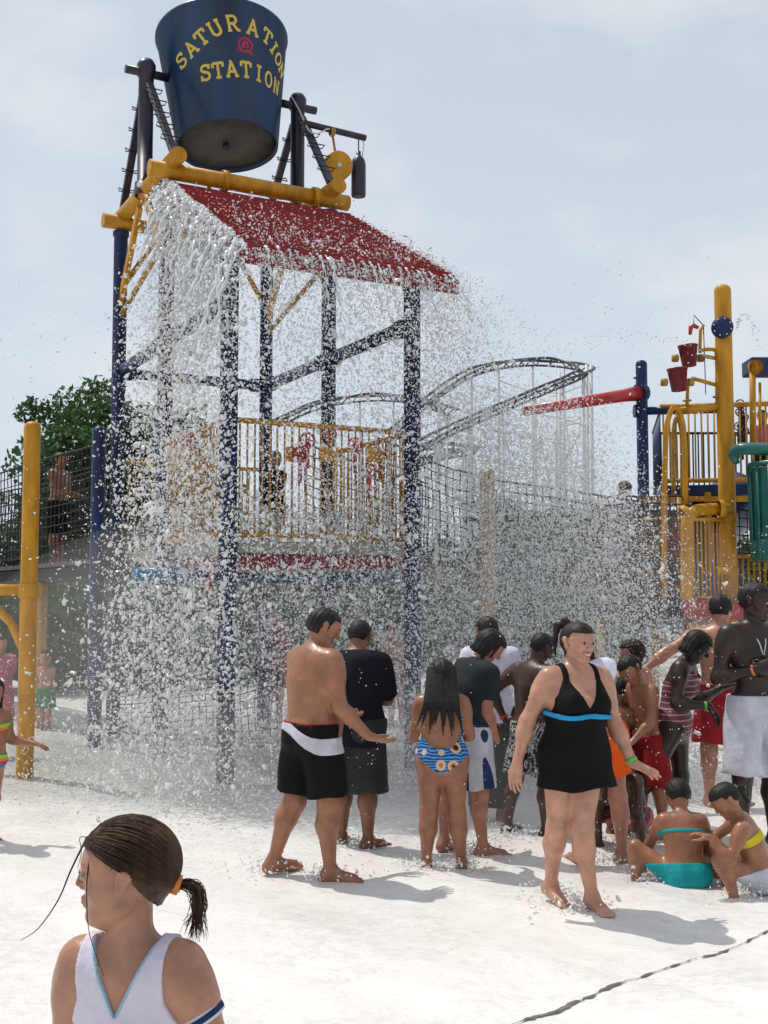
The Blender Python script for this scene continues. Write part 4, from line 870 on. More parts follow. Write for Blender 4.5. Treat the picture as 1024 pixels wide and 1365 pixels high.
        if smile:
            mid = [(x * .86, (zu + zl) / 2) for (x, zu), (_, zl) in zip(U, Lo)]; net_mesh('teeth', 'teeth', s.root, line(mid, [.006, .018, .022, .018, .006], -.004), vx)
        return s
    def hair_(s):
        q = s.hp_; h = s.hh; st = s.hs; vx = s.vx * .62; hf, hu, hr, hc = s.hf, s.hup, s.hr, s.hc
        if st == 'none': return
        t_ = {'short': .030, 'long': .055, 'pony': .04, 'bob': .06, 'afro': .05, 'crop': .018, 'mop': .075}[st] * h
        pr = [Prim(q(0, -.10, .10), q(0, .02, .12), .385 * h + t_, .372 * h + t_, .05 * h, hr, 1.05), Prim(q(0, -.16, -.05), q(0, -.14, -.2), .30 * h + t_, .20 * h + t_, .08 * h, hr, 1.0)]
        back = -hu if st in ('short', 'crop') else nrm(-hu * .9 - hf * .15)
        ex = []
        if st in ('long',): 
            for i in range(-3, 4): ex.append(Prim(q(.085 * i, -.34 + .05 * abs(i), .0), q(.10 * i, -.40 + .05 * abs(i), -.62 - .1 * (i % 2)) + np.array([0, 0, -.02 * (i % 3)]), .13 * h, .05 * h, .04 * h))
        if st == 'bob':
            for i in range(-4, 5): a = i * .42; ex.append(Prim(q(.33 * math.sin(a), -.08 - .3 * math.cos(a), .05), q(.40 * math.sin(a), -.06 - .36 * math.cos(a), -.42 + .05 * (i % 2)), .12 * h, .06 * h, .04 * h))
            for sd in (1, -1): ex.append(Prim(q(sd * .33, .12, .2), q(sd * .36, .2, -.25), .08 * h, .03 * h, .04 * h))
        fz = {'short': .13, 'crop': .2, 'long': .16, 'pony': .22, 'bob': .2, 'afro': .24, 'mop': .16}[st]
        hl = {'pony': .27, 'afro': .30, 'crop': .30}.get(st, .27)
        def post(G, P):
            L = P - hc; x, y, z = (L @ hr) / h, (L @ hf) / h, (L @ hu) / h
            face = np.minimum(y - (.07 + .45 * np.clip(z - fz + .05, 0, 1)), hl - z) * h       # >0 in the face region
            G = G + h * {'crop': .002, 'pony': .0025, 'mop': .014}.get(st, .006) * (np.sin(46 * x + 9 * z) + np.sin(42 * y - 7 * z + 22 * x))
            G = np.maximum(G, face)
            if st in ('short', 'crop'): G = np.maximum(G, (-.23 - z) * h); G = np.maximum(G, np.minimum((-.02 - z), (y + .14)) * h)
            elif st in ('pony', 'afro'): G = np.maximum(G, np.minimum((.17 - z - .25 * (y + .1)), (y + .13 - .75 * np.minimum(z, 0))) * h); G = np.maximum(G, (-.30 - z) * h)
            if ex:
                for p in ex: G = smin(G, p.d(P) + h * .014 * np.sin(60 * x + 55 * y + 5 * z), .03 * h)
            return G
        lo, hi = bounds(pr + ex, .03); s.hairo = net_mesh('hair', s.hairm, s.root, pr, vx, post, (), (lo, hi)); return s
    # ---- clothes
    def shorts(s, m, leg=.8, flare=.03, rise=.055, amp=.005, name='shorts', thick=.012, seed=0, region=None, parent=None):
        H = s.H; pr = [Prim(p.a, p.b, p.ra + thick, p.rb + thick, p.k, p.fax, p.ratio) for p in s.torso[:2] + s.torso[5:7]]
        for sd in (1, -1):
            e = s.hip[sd] + (s.knee[sd] - s.hip[sd]) * leg if leg <= 1 else s.knee[sd] + (s.ank[sd] - s.knee[sd]) * (leg - 1)
            pr.append(Prim(s.hip[sd], e, .060 * H * s.L + thick, .045 * H * s.L + thick + flare, .025, cut=True))
        top = s.P + s.d1 * rise * H
        def post(G, P):
            G = np.maximum(G + fold(P, amp, 1, seed), (P - top) @ s.d1); return G if region is None else np.maximum(G, region(P))
        return net_mesh(name, m, parent or s.root, pr, s.vx * .8, post)
    def shirt(s, m, sleeve=.6, hem=-.06, flare=.02, amp=.006, thick=.014, name='shirt', neck=.02, seed=1):
        H = s.H; pr = [Prim(p.a, p.b, p.ra + thick, p.rb + thick, p.k, p.fax, p.ratio) for p in s.torso]
        hp = s.P + s.d1 * hem * H; pr.append(Prim(s.W, hp, .078 * H * s.B + thick, .085 * H * s.B + thick + flare, .03, s.f1, 1.2, True))
        for sd in (1, -1): pr.append(Prim(s.sho[sd], s.sho[sd] + (s.elb[sd] - s.sho[sd]) * max(.05, sleeve), .037 * H * s.L + thick, .038 * H * s.L + thick, .03, cut=True))
        nk = s.Nk + s.d2 * neck * H; ax = nrm(s.d2 + s.f2 * .35)
        def post(G, P):
            G = G + fold(P, amp, 1, seed); G = np.maximum(G, (P - nk) @ ax); return np.maximum(G, -((P - hp) @ s.d1))
        return net_mesh(name, m, s.root, pr, s.vx * .85, post)
    def skin_tight(s, m, region, name='swimsuit', off=.006, legs=True, amp=0, vx=None):
        pr = list(s.torso) + (s.legp[1][:1] + s.legp[-1][:1] if legs else []) + s.neck[:1] + s.armp[1][:1] + s.armp[-1][:1]
        pr = [Prim(p.a, p.b, p.ra + off, p.rb + off, p.k, p.fax, p.ratio) for p in pr]
        def post(G, P):
            L = P - s.P; G = np.maximum(G, region(P)); return G + (fold(P, amp) if amp else 0)
        return net_mesh(name, m, s.root, pr, vx or s.vx * .8, post)
    def wrist_band(s, sd, m, t=.93, name='wristband', grow=.004, hl=.008):
        a = s.elb[sd] + (s.wri[sd] - s.elb[sd]) * t; d = nrm(s.wri[sd] - s.elb[sd]); r_ = .0195 * s.H + grow
        return MB().lathe([(r_ - .003, -hl), (r_, -hl), (r_, hl), (r_ - .003, hl)], tuple(a), tuple(d), 18).build(name, m, s.root)
# ---------------------------------------------------------------- the people in the pool
def gxy(px, py): p = gp(px, py); return (p.x, p.y, -0.035)
def px2(p):
    q = Vector(p) - CP; w = q.dot(FWD); return 512 + FPX * q.x / w, 682.5 - FPX * q.dot(UPV) / w
# shirtless man
def man_a():
    p = Person('shirtless man in black swim shorts with a white chevron band', gxy(402, 1166), 1.76, (.72, .62), 'skin_tan', d1=(.0, -.02, 1), d2=(.06, .04, 1), head=(.86, .22, -.38), build=1.16, sh=1.10, hips=1.02, belly=1.0, limb=1.1,
        arms={1: dict(u=(.16, -.12, -1), w=(.62, .1, -.62), h=(.9, .15, -.3), n=(0, .3, 1), curl=.3), -1: dict(u=(.1, .3, -1), w=(.75, .2, -.35), h=(.9, 0, -.1), n=(0, 0, 1))},
        legs={1: dict(t=(.13, .0, -1), s=(.02, .03, -1), foot=(.95, -.15, 0)), -1: dict(t=(-.13, .02, -1), s=(-.36, .08, -1), foot=(.75, .5, 0))}, hair='hair_black', hairstyle='short', vx=.0095)
    p.body(); sh = p.shorts('c_black', .86, .035, .03, .006, seed=2)
    c = p.P - p.d1 * .015 * p.H; n1 = nrm(np.array([-.12, 0, 1]) + .0 * p.f)
    def band(P):
        x = (P - c) @ nrm([.9, -.4, 0]); zc = (P - c)[..., 2] + .30 * x + .02 * np.sin(16 * x); w = .042 + .12 * np.clip(x + .05, -.1, .18); return np.abs(zc) - w * .85
    p.shorts('c_white', .86, .035, .03, .006, name='stripe', thick=.0155, seed=2, region=band, parent=sh)
    tp = p.P + p.d1 * .03 * p.H
    p.shorts('c_red', .3, .0, .034, .0, name='waistband', thick=.008, seed=2, region=lambda P: np.abs((P - tp) @ p.d1 - .002) - .009, parent=sh)
    return p
man_a()
# woman in black swim dress
def woman():
    p = Person('smiling woman in black swim dress with blue band striding through the foam', gxy(762, 1206), 1.66, (.30, -.95), 'skin_fair', d1=(.02, 0, 1), d2=(.03, -.04, 1), head=(.50, -.86, -.06), hup=(.05, 0, 1), build=1.04, sh=1.04, hips=1.10, bust=1.4, belly=.4, limb=1.02, hh=.232,
        arms={1: dict(u=(-.50, .05, -1), w=(-.26, -.12, -1), h=(-.12, -.1, -1), n=(.5, .6, 0), curl=.35), -1: dict(u=(.28, .05, -1), w=(.42, -.25, -1), h=(.88, -.25, -.42), n=(0, .2, -1), curl=.12, spread=.25)},
        legs={1: dict(t=(-.02, .12, -1), s=(-.05, .42, -1), foot=(.35, -.8, -.22)), -1: dict(t=(-.12, -.16, -1), s=(.14, .05, -1), foot=(.30, -.95, .02))}, hair='hair_brown', hairstyle='pony', vx=.0088)
    p.body(headv=.0042, handv=.004); p.face(smile=1.5)
    H = p.H; bandc = p.W + p.d2 * .032 * H; V0 = p.W + p.d2 * .075 * H
    def top(P):
        L = P - bandc; up_ = L @ p.d2; x = L @ p.r2; y = L @ p.f2; d = -(up_ + .01)
        # V neckline in front, scoop behind; straps over the shoulders
        vn = np.minimum((np.abs(x) * 1.7 + .035) - (up_ - .0), 1); d = np.maximum(d, np.where(y > 0, np.minimum(-vn, .2), up_ - .17))
        d = np.maximum(d, np.abs(x) - (.165 - .42 * np.clip(up_ - .08, 0, .12)) )
        d = np.maximum(d, up_ - .235); st = np.maximum(np.abs(np.abs(x) - .100) - .017, .10 - up_); return np.minimum(d, st)
    p.skin_tight('c_black', top, 'dress_top', .007, False)
    hem = p.P - np.array([0, 0, .125 * H]) + np.array([.01, -.02, 0])
    pr = [Prim(q.a, q.b, q.ra + .018, q.rb + .018, q.k, q.fax, q.ratio) for q in p.torso[:4] + p.torso[5:]] + [Prim(p.W + p.d2 * .03 * H, hem, .078 * H, .152 * H, .05, p.f1, 1.3, True)]
    def sk(G, P):
        up_ = (P - bandc) @ p.d2; am = np.clip(-up_ / .45, 0, 1); G = G + fold(P, .012, .62, 1.) * am; G = np.maximum(G, (P - bandc) @ p.d2 - .005); return np.maximum(G, hem[2] - P[..., 2] + .018 * np.sin(14 * P[..., 0] + 9 * P[..., 1]))
    net_mesh('skirt', 'c_black', p.root, pr, .008, sk)
    pr2 = [Prim(q.a, q.b, q.ra + .026, q.rb + .026, q.k, q.fax, q.ratio) for q in p.torso[1:4] + p.torso[5:]]
    net_mesh('waist_band', 'c_blueband', p.root, pr2, .005, lambda G, P: np.maximum(G + fold(P, .003, 2.2), np.abs((P - bandc) @ p.d2 + .01 + .006 * np.sin(20 * P[..., 0])) - .014))
    p.wrist_band(-1, 'band_green', .93, hl=.011)
    q = p.hp_; tie = q(-.02, -.40, .40)
    def wave(G, P): return G + .0018 * np.sin(170 * ((P - p.hc) @ p.hr)) + .002 * np.sin(140 * P[..., 2] + 60 * P[..., 0])
    net_mesh('ponytail', 'hair_brown', p.root, [Prim(q(.06, -.28, .42), q(.12, -.42, .50), .09 * p.hh, .10 * p.hh, .01), Prim(q(.12, -.42, .50), q(.22, -.58, .36), .085 * p.hh, .09 * p.hh, .02), Prim(q(.22, -.58, .36), q(.30, -.58, -.02), .09 * p.hh, .07 * p.hh, .02), Prim(q(.30, -.58, -.02), q(.31, -.5, -.38), .07 * p.hh, .015 * p.hh, .02)], .005, wave)
    MB().lathe([(.085 * p.hh, -.01), (.1 * p.hh, 0), (.085 * p.hh, .01)], tuple(q(.10, -.38, .48)), tuple(p.hup * .6 - p.hf), 12).build('hair_tie', 'c_black', p.root)
    return p
woman()
D = dict
def swim_girl():
    p = Person('girl in blue floral swimsuit with long wet hair down her back', gxy(592, 1157), 1.38, (.06, 1), 'skin_tan', d2=(0, .06, 1), head=(.08, .8, -.5), hup=(0, 0, 1), build=1.16, hips=1.08, limb=1.18, hh=.215,
        arms={1: D(u=(.22, .25, -1), w=(-.1, .75, .75), h=(-.4, .6, .6), n=(-1, 0, 0)), -1: D(u=(-.20, .2, -1), w=(.2, .8, .7), h=(.4, .6, .6), n=(1, 0, 0))}, legs={1: D(t=(.06, 0, -1), s=(.10, -.02, -1), foot=(.35, .9, 0)), -1: D(t=(-.04, 0, -1), s=(-.06, -.02, -1), foot=(-.3, .9, 0))}, hair='hair_black', hairstyle='bob', vx=.0095)
    p.body(); H = p.H
    def reg(P):
        L = P - p.P; z = L[..., 2]; x = L @ p.r; y = L @ p.f; leg = -.045 - z - .0 + .62 * np.abs(x) - .028          # high leg opening
        leg = -(z + .085 - .75 * np.clip(np.abs(x) - .03, 0, 1)); back = np.where(y < .02, z - (.075 + 1.3 * np.clip(np.abs(x) - .07, 0, .12)), z - .30 + .5 * np.clip(np.abs(x) - .08, 0, 1)); return np.maximum(leg, back)
    p.skin_tight('p_floral', reg, 'swimsuit', .006)
    for sd in (1, -1):
        a = p.P + p.d1 * .085 * H + p.r * sd * .082 * H - p.f * .03 * H; b = p.Nk + p.r2 * sd * .06 * H + p.d2 * .008 * H; net_mesh('strap', 'p_floral', p.root, [Prim(a, p.W + p.d2 * .08 * H + p.r * sd * .09 * H - p.f * .045 * H, .012, .012, .01), Prim(p.W + p.d2 * .08 * H + p.r * sd * .09 * H - p.f * .045 * H, b - p.f * .015, .012, .011, .01), Prim(b - p.f * .015, b + p.f * .05, .011, .011, .01)], .006)
    q = p.hp_; r_ = random.Random(4); pr = []
    for i in range(11):                                      # wet locks
        x = (i - 5) * .085; a = q(x * .8, -.40 + .25 * abs(x), .1); b = p.Nk - p.f * .085 * H + p.r * x * .24 - np.array([0, 0, .02]); c = p.Nk - p.f * (.088 + .004 * r_.random()) * H + p.r * (x * .36 + r_.uniform(-.015, .015)) - np.array([0, 0, .13 + .12 * r_.random()]); pr += [Prim(a, b, .026, .018, .008), Prim(b, c, .015, .004, .005)]
    net_mesh('wet_locks', 'hair_black', p.root, pr, .006)
swim_girl()
def dark_shirt():
    p = Person('soaked figure in dark t-shirt and grey shorts seen from behind', gxy(473, 1126), 1.66, (.3, .95), 'skin_mid', d2=(.0, .08, 1), head=(.35, .75, -.5), build=1.22, sh=1.08, limb=1.12, arms={1: D(u=(.2, .2, -1), w=(-.1, .45, 1), h=(-.2, .3, 1), n=(-1, 0, 0)), -1: D(u=(-.15, .3, -1), w=(.2, .8, .6), h=(0, .5, .6), n=(1, 0, 0))}, legs={1: D(t=(.02, 0, -1), s=(.0, -.04, -1), foot=(.6, .6, 0)), -1: D(t=(-.02, .08, -1), s=(-.05, -.02, -1), foot=(.2, .9, 0))}, hair='hair_black', hairstyle='crop')
    p.body(hands=(1,)); p.shorts('c_grey', 1.12, .04, .02, .007, thick=.022, seed=3); p.shirt('c_navy', .95, -.10, .02, .008, .018, seed=4)
dark_shirt()
def bowed():
    p = Person('figure with dripping bob hair bowing in a slate t-shirt', gxy(618, 1134), 1.62, (.8, .5), 'skin_pink', d1=(.02, 0, 1), d2=(.26, .1, 1), head=(.8, .05, -.75), hup=(.75, 0, .7), build=1.08, arms={1: D(u=(-.1, .0, -1), w=(.3, .3, -.8)), -1: D(u=(-.1, .2, -1), w=(.5, .3, -.6))}, legs={1: D(t=(.08, 0, -1), s=(.06, 0, -1), foot=(.9, .1, 0)), -1: D(t=(-.22, .1, -1), s=(-.1, 0, -1), foot=(.6, .7, 0))}, hair='hair_black', hairstyle='bob')
    p.body(hands=()); p.shirt('c_slate', .7, -.03, .01, .006, .013, seed=5); sh = p.shorts('c_blue', .93, .03, .03, .006, thick=.016, seed=6)
    c = p.hip[1]; p.shorts('c_white', .93, .03, .02, .006, name='side_stripe', thick=.02, seed=6, region=lambda P: np.abs((P - c) @ p.r - .085) - .035, parent=sh)
bowed()
def white_gray():
    p = Person('figure in white shirt and grey trousers half lost in the spray', gxy(655, 1092), 1.66, (.1, 1), 'skin_pink', head=(-.3, .8, -.5), arms={1: D(u=(.35, .2, -1), w=(-.4, .5, .6)), -1: D(u=(-.2, .3, -1), w=(.2, .7, .3))}, hair='hair_brown', hairstyle='short', vx=.0125)
    p.body(hands=()); p.shirt('c_palewhite', .3, -.06, .02, .007, .015, seed=7); p.shorts('c_grey', 1.85, .012, .02, .006, name='trousers', thick=.014, seed=8)
white_gray()
def boy_hip():
    p = Person('dark skinned boy in black and white print shorts, hand on hip', gxy(702, 1112), 1.56, (.72, .65), 'skin_dark', d2=(.10, .05, 1), head=(.75, .3, -.55), hup=(.3, 0, 1), build=.94, sh=1.08, limb=.92, arms={1: D(u=(.3, -.2, -1), w=(.5, .4, .2)), -1: D(u=(-.78, .1, -.72), w=(.42, -.15, -.9), h=(.5, .2, -.8), n=(1, .2, 0))}, legs={1: D(t=(.1, -.1, -1), s=(.0, .05, -1), foot=(.8, .3, 0)), -1: D(t=(-.14, .1, -1), s=(-.2, 0, -1), foot=(.6, .6, 0))}, hair='hair_black', hairstyle='crop')
    p.body(); p.shorts('p_swirl', .88, .028, .02, .006, thick=.014, seed=9); p.wrist_band(-1, 'band_red', .9, hl=.01)
boy_hip()
def orange():
    p = Person('brown haired bather in orange shorts leaning behind the woman', gxy(802, 1146), 1.62, (-.25, .95), 'skin_pink', d1=(-.12, 0, 1), d2=(-.30, .05, 1), head=(-.4, .9, -.2), build=1.0, arms={1: D(u=(.05, .3, -1), w=(-.2, .6, -.4)), -1: D(u=(-.2, .3, -1), w=(.2, .7, -.3))}, legs={1: D(t=(.10, 0, -1), s=(.06, .02, -1), foot=(.7, .4, 0)), -1: D(t=(-.06, .05, -1), s=(-.10, 0, -1), foot=(-.3, .9, 0))}, hair='hair_brown', hairstyle='bob', vx=.0115)
    p.body(hands=()); p.shorts('c_orange', .62, .03, .04, .006, thick=.015, seed=10); p.shirt('c_palewhite', .2, .02, .0, .004, .008, seed=11)
orange()
def spiky():
    p = Person('child with tousled brown wet hair standing in the spray', gxy(850, 1092), 1.46, (-.6, .6), 'skin_pink', head=(-.9, .1, -.15), arms={1: D(u=(.1, .2, -1), w=(-.5, .6, .3)), -1: D(u=(-.2, .2, -1), w=(-.3, .6, .2))}, hair='hair_brown', hairstyle='mop', vx=.0125); p.body(hands=()); p.shorts('c_navy', .8, .03, seed=12)
spiky()
def boy_lean():
    p = Person('boy with cropped black hair and red shorts leaning forward', gxy(870, 1112), 1.40, (-.75, -.35), 'skin_tan', d1=(-.1, 0, 1), d2=(-.22, -.08, 1), head=(-.55, -.5, -.65), hup=(-.3, 0, 1), build=.92, limb=.9, hh=.21, arms={1: D(u=(-.3, .2, -1), w=(-.8, -.1, -.5)), -1: D(u=(-.1, -.2, -1), w=(-.75, -.25, -.65), h=(-.8, 0, -.5), n=(0, 0, -1))}, legs={1: D(t=(-.05, .2, -1), s=(.1, .1, -1)), -1: D(t=(.05, -.1, -1), s=(.1, .1, -1))}, hair='hair_black', hairstyle='short'); p.body(); p.face(); p.shorts('c_red', .95, .04, .02, .006, thick=.016, seed=13)
boy_lean()
def half_hidden():
    p = Person('tan child with short dark hair behind the woman\'s arm', gxy(824, 1112), 1.17, (.3, .9), 'skin_mid', d2=(.05, .15, 1), head=(.5, .6, -.5), build=.95, limb=.92, arms={1: D(u=(.35, .1, -1), w=(.2, .5, .4)), -1: D(u=(-.2, .2, -1), w=(.2, .6, .2))}, hair='hair_black', hairstyle='short', vx=.0115); p.body(hands=()); p.shorts('c_pink', .8, .03, .02, seed=14)
half_hidden()
def striped():
    p = Person('dark skinned girl in pink striped swimsuit bending forward', gxy(872, 1112), 1.60, (.88, -.42), 'skin_deep', d1=(.10, 0, 1), d2=(.30, -.05, 1), head=(.78, -.25, -.62), hup=(.5, 0, .8), build=.98, hips=1.12, limb=1.0, bust=.55, arms={1: D(u=(-.20, -.25, -1), w=(.95, -.2, -.05), h=(.55, -.1, -.7), n=(-.6, 0, -.6), curl=.5), -1: D(u=(.3, .2, -.9), w=(.85, .1, .45), h=(.9, 0, .2), n=(0, 0, -1))}, legs={1: D(t=(-.45, -.10, -1), s=(-.62, .1, -1), foot=(.4, -.8, 0)), -1: D(t=(.10, .1, -1), s=(.02, .05, -1), foot=(.8, -.5, 0))}, hair='hair_black', hairstyle='bob')
    p.body(); H = p.H
    def reg(P):
        L = P - p.P; z = L @ p.d1; x = L @ p.r; y = L @ p.f; leg = -(z + .10 - .75 * np.clip(np.abs(x) - .03, 0, 1)); U = P - p.Nk; zu = U @ p.d2; yu = U @ p.f2; xu = U @ p.r2
        return np.maximum(leg, np.where(yu > -.02, zu + .055 + .0 * xu, zu + .16))
    p.skin_tight('p_stripe', reg, 'swimsuit', .006); p.wrist_band(1, 'band_green', .9, hl=.009)
    for sd in (1, -1): a = p.Nk + p.r2 * sd * .05 * H + p.f2 * .07 * H - p.d2 * .04 * H; b = p.Nk + p.r2 * sd * .055 * H + p.d2 * .014 * H; net_mesh('strap', 'p_stripe', p.root, [Prim(a, b, .011, .011, .01), Prim(b, b - p.f2 * .05 * H - p.d2 * .05 * H, .011, .011, .01)], .006)
striped()
def red_man():
    p = Person('man in wet red shorts reaching one arm out sideways', gxy(966, 1074), 1.84, (.35, .93), 'skin_pink', head=(.4, .8, -.2), build=.98, sh=1.06, arms={1: D(u=(.2, .3, -1), w=(.2, .6, -.4)), -1: D(u=(-.80, -.10, -.42), w=(-.8, -.05, -.62))}, legs={1: D(t=(.06, .1, -1), s=(.05, 0, -1), foot=(.6, .7, 0)), -1: D(t=(-.05, 0, -1), s=(-.02, -.02, -1), foot=(.1, .9, 0))}, hair='hair_black', hairstyle='short'); p.body(); p.shorts('c_red', .88, .045, .03, .007, thick=.02, seed=15)
red_man()
def tall_man():
    p = Person('tall dark skinned man in long white shorts with orange wristband', gxy(1012, 1128), 1.93, (.25, -.95), 'skin_deep', d2=(-.02, .02, 1), head=(.75, -.6, -.15), build=.86, sh=1.06, limb=.92, arms={1: D(u=(-.22, .05, -1), w=(.85, -.55, .28), h=(.9, -.2, .3), n=(0, .8, -.3), curl=.7), -1: D(u=(.25, .05, -1), w=(-.5, -.7, .2), h=(-.8, -.3, .2), n=(0, .8, -.3))}, legs={1: D(t=(-.06, -.1, -1), s=(.02, .1, -1)), -1: D(t=(.08, .08, -1), s=(.02, .02, -1))}, hair='hair_black', hairstyle='crop'); p.body(); p.face('lip_d', 0, 'hair_black')
    p.shorts('c_white', .98, .05, .03, .009, thick=.02, seed=16); p.wrist_band(1, 'band_orange', .93, hl=.009)
    nk = [p.Nk + p.f2 * .06 + p.r2 * sd * .06 - p.d2 * .0 for sd in (1, -1)]; low = p.W + p.d2 * .07 * p.H + p.f2 * .125
    MB().path(arc([tuple(nk[0]), tuple(nk[0] * .45 + low * .55 + p.f2 * .025), tuple(low), tuple(nk[1] * .45 + low * .55 + p.f2 * .025), tuple(nk[1])], 6), .0045, 6).build('necklace', 'galv', p.root)
tall_man()
def teal_girl():
    g = gxy(916, 1178); p = Person('squatting girl in teal bikini seen from behind', g, 1.22, (.02, 1), 'skin_tan', d1=(-.02, .22, 1), d2=(.02, .42, 1), head=(0, .75, -.65), hup=(0, .6, .7), build=1.05, hips=1.1, limb=1.0, hh=.205, pelvis_z=.105, arms={1: D(u=(.32, .3, -.9), w=(.22, .05, -1), h=(.3, .3, -.5), n=(0, -.2, -1)), -1: D(u=(-.3, .5, -.8), w=(-.1, .6, -.8))}, legs={1: D(t=(.32, .85, .38), s=(.12, -.45, -1), foot=(.4, .9, 0)), -1: D(t=(-.78, .48, .52), s=(-.02, -.1, -1), foot=(-.4, .9, 0))}, hair='hair_black', hairstyle='short', vx=.009)
    p.body(); H = p.H
    p.skin_tight('c_teal', lambda P: np.maximum((P - p.P) @ p.d1 - .055, -((P - p.P) @ p.d1 + .11 - .55 * np.clip(np.abs((P - p.P) @ p.r) - .06, 0, 1))), 'bikini_bottom', .007)
    bz = p.W + p.d2 * .085 * H; p.skin_tight('c_teal', lambda P: np.abs((P - bz) @ p.d2) - np.where((P - bz) @ p.f2 > .02, .04, .010), 'bikini_top', .006, False, vx=.005)
    MB().path([tuple(p.Nk - p.f2 * .045 + p.d2 * .012 + p.r2 * x) for x in (-.05, -.02, 0, .02, .05)], .008, 6).build('neck_tie', 'c_teal', p.root)
teal_girl()
def yellow_girl():
    g = gxy(1014, 1186); p = Person('squatting girl in yellow bikini top and white bottoms with tied hair', g, 1.22, (-.9, .3), 'skin_tan', d1=(-.25, .05, 1), d2=(-.42, .05, 1), head=(-.78, -.1, -.6), hup=(-.6, 0, .7), build=1.02, limb=1.0, hh=.205, pelvis_z=.13, arms={1: D(u=(-.6, .3, -.5), w=(-.8, .2, -.25)), -1: D(u=(-.45, -.3, -.9), w=(-.6, .2, .75), h=(-.8, .3, .2), n=(0, 0, -1))}, legs={1: D(t=(-.8, .3, .5), s=(.25, .05, -1), foot=(-.9, .2, 0)), -1: D(t=(-.85, -.2, .42), s=(.35, -.1, -1), foot=(-.9, -.3, 0))}, hair='hair_black', hairstyle='pony', vx=.009)
    p.body(); H = p.H; p.skin_tight('c_white', lambda P: np.maximum((P - p.P) @ p.d1 - .05, -((P - p.P) @ p.d1 + .10)), 'bikini_bottom', .007)
    bz = p.W + p.d2 * .075 * H; p.skin_tight('c_yellow', lambda P: np.abs((P - bz) @ p.d2) - .026, 'bikini_top', .006, False, vx=.006)
    q = p.hp_; net_mesh('ponytail', 'hair_black', p.root, [Prim(q(0, -.42, .15), q(.05, -.6, -.05), .1 * p.hh, .13 * p.hh, .02), Prim(q(.05, -.6, -.05), q(.1, -.55, -.5), .13 * p.hh, .04 * p.hh, .02)], .006); MB().lathe([(.09 * p.hh, -.012), (.13 * p.hh, 0), (.09 * p.hh, .012)], tuple(q(.01, -.47, .1)), tuple(p.hf), 12).build('hair_tie', 'c_yellow', p.root)
yellow_girl()
def crouched():
    p = Person('dark haired child crouching low behind the striped girl\'s leg', gxy(846, 1126), 1.15, (-.6, -.6), 'skin_dark', d1=(-.2, -.2, 1), d2=(-.45, -.4, 1), head=(-.5, -.5, -.7), hup=(-.5, -.4, .7), hh=.205, pelvis_z=.25, arms={1: D(u=(-.4, -.3, -.8), w=(-.2, -.3, -.9)), -1: D(u=(-.1, -.5, -.8), w=(-.2, -.3, -.9))}, legs={1: D(t=(-.6, -.2, .15), s=(.2, .2, -1)), -1: D(t=(-.2, -.6, .15), s=(.2, .2, -1))}, hair='hair_black', hairstyle='short', vx=.0115); p.body(hands=()); p.shorts('c_pink', .7, .02, .03, seed=17)
crouched()
def rainbow():
    p = Person('girl in rainbow striped bikini running at the picture edge', gxy(-28, 1122), 1.20, (.7, -.4), 'skin_tan', d1=(.08, 0, 1), d2=(-.02, 0, 1), head=(.3, -.9, -.1), build=.95, limb=.95, hh=.205, arms={1: D(u=(.1, -.2, -1), w=(.2, -.4, -.9)), -1: D(u=(.28, .0, -1), w=(.85, -.1, -.10), h=(.9, 0, -.25), n=(0, 0, -1))}, legs={1: D(t=(.30, -.5, -.8), s=(-.5, .2, -.8)), -1: D(t=(-.1, .2, -1), s=(-.2, .2, -1))}, hair='hair_black', hairstyle='long'); p.body(); H = p.H
    p.skin_tight('p_rainbow', lambda P: np.maximum((P - p.P) @ p.d1 - .04, -((P - p.P) @ p.d1 + .07 - .4 * np.clip(np.abs((P - p.P) @ p.r) - .04, 0, 1))), 'bikini_bottom', .007)
    bz = p.W + p.d2 * .075 * H; p.skin_tight('p_rainbow', lambda P: np.abs((P - bz) @ p.d2) - .035, 'bikini_top', .006, False)
rainbow()
# people farther off
def far(label, foot, H, face, skin, top, bottom, hair='hair_black', hs='short', vx=.016, arms=None, d2=(0, 0, 1), head=None, leg=.85):
    p = Person(label, foot, H, face, skin, d2=d2, head=head, arms=arms or {1: D(u=(.15, .1, -1), w=(.2, .3, -.8)), -1: D(u=(-.15, .1, -1), w=(-.1, .3, -.8))}, hair=hair, hairstyle=hs, vx=vx); p.body(hands=(), fine=False)
    if top: p.shirt(top, .6, -.03, .01, .005, .015)
    if bottom: p.shorts(bottom, leg, .03, .02, .004, thick=.018)
    return p
far('small child in green shorts far behind beside the short yellow post', gxy(60, 972), 1.02, (-.3, -.9), 'skin_pink', None, 'c_green')
far('child in pink top walking behind the thick yellow pole', gxy(-4, 1008), 1.36, (.5, -.7), 'skin_pink', 'c_pink', 'c_pink')
lbp = La.lerp(Lb, .34) + Ln * .45
far('bare chested man in dark shorts walking on the left rope bridge', (lbp.x, lbp.y, 2.17), 1.58, (.9, -.3), 'skin_tan', None, 'c_black', arms={1: D(u=(.15, 0, -1), w=(.9, -.2, -.1)), -1: D(u=(.1, .2, -1), w=(.7, .3, -.1))}, leg=1.0)
wb = A1.lerp(A2, .82)
far('light haired figure in pale shirt leaning over the bridge net', (at(826, 790, wb.y + .45).x, wb.y + .45, wb.z), 1.72, (-.6, -.7), 'skin_pink', 'c_palewhite', 'c_palewhite', 'hair_lb', 'short', arms={1: D(u=(-.6, -.1, -.8), w=(-.5, -.3, -.7)), -1: D(u=(-.1, -.3, -.9), w=(-.6, -.3, -.4))}, d2=(.12, -.1, 1), head=(.3, -.7, -.6))
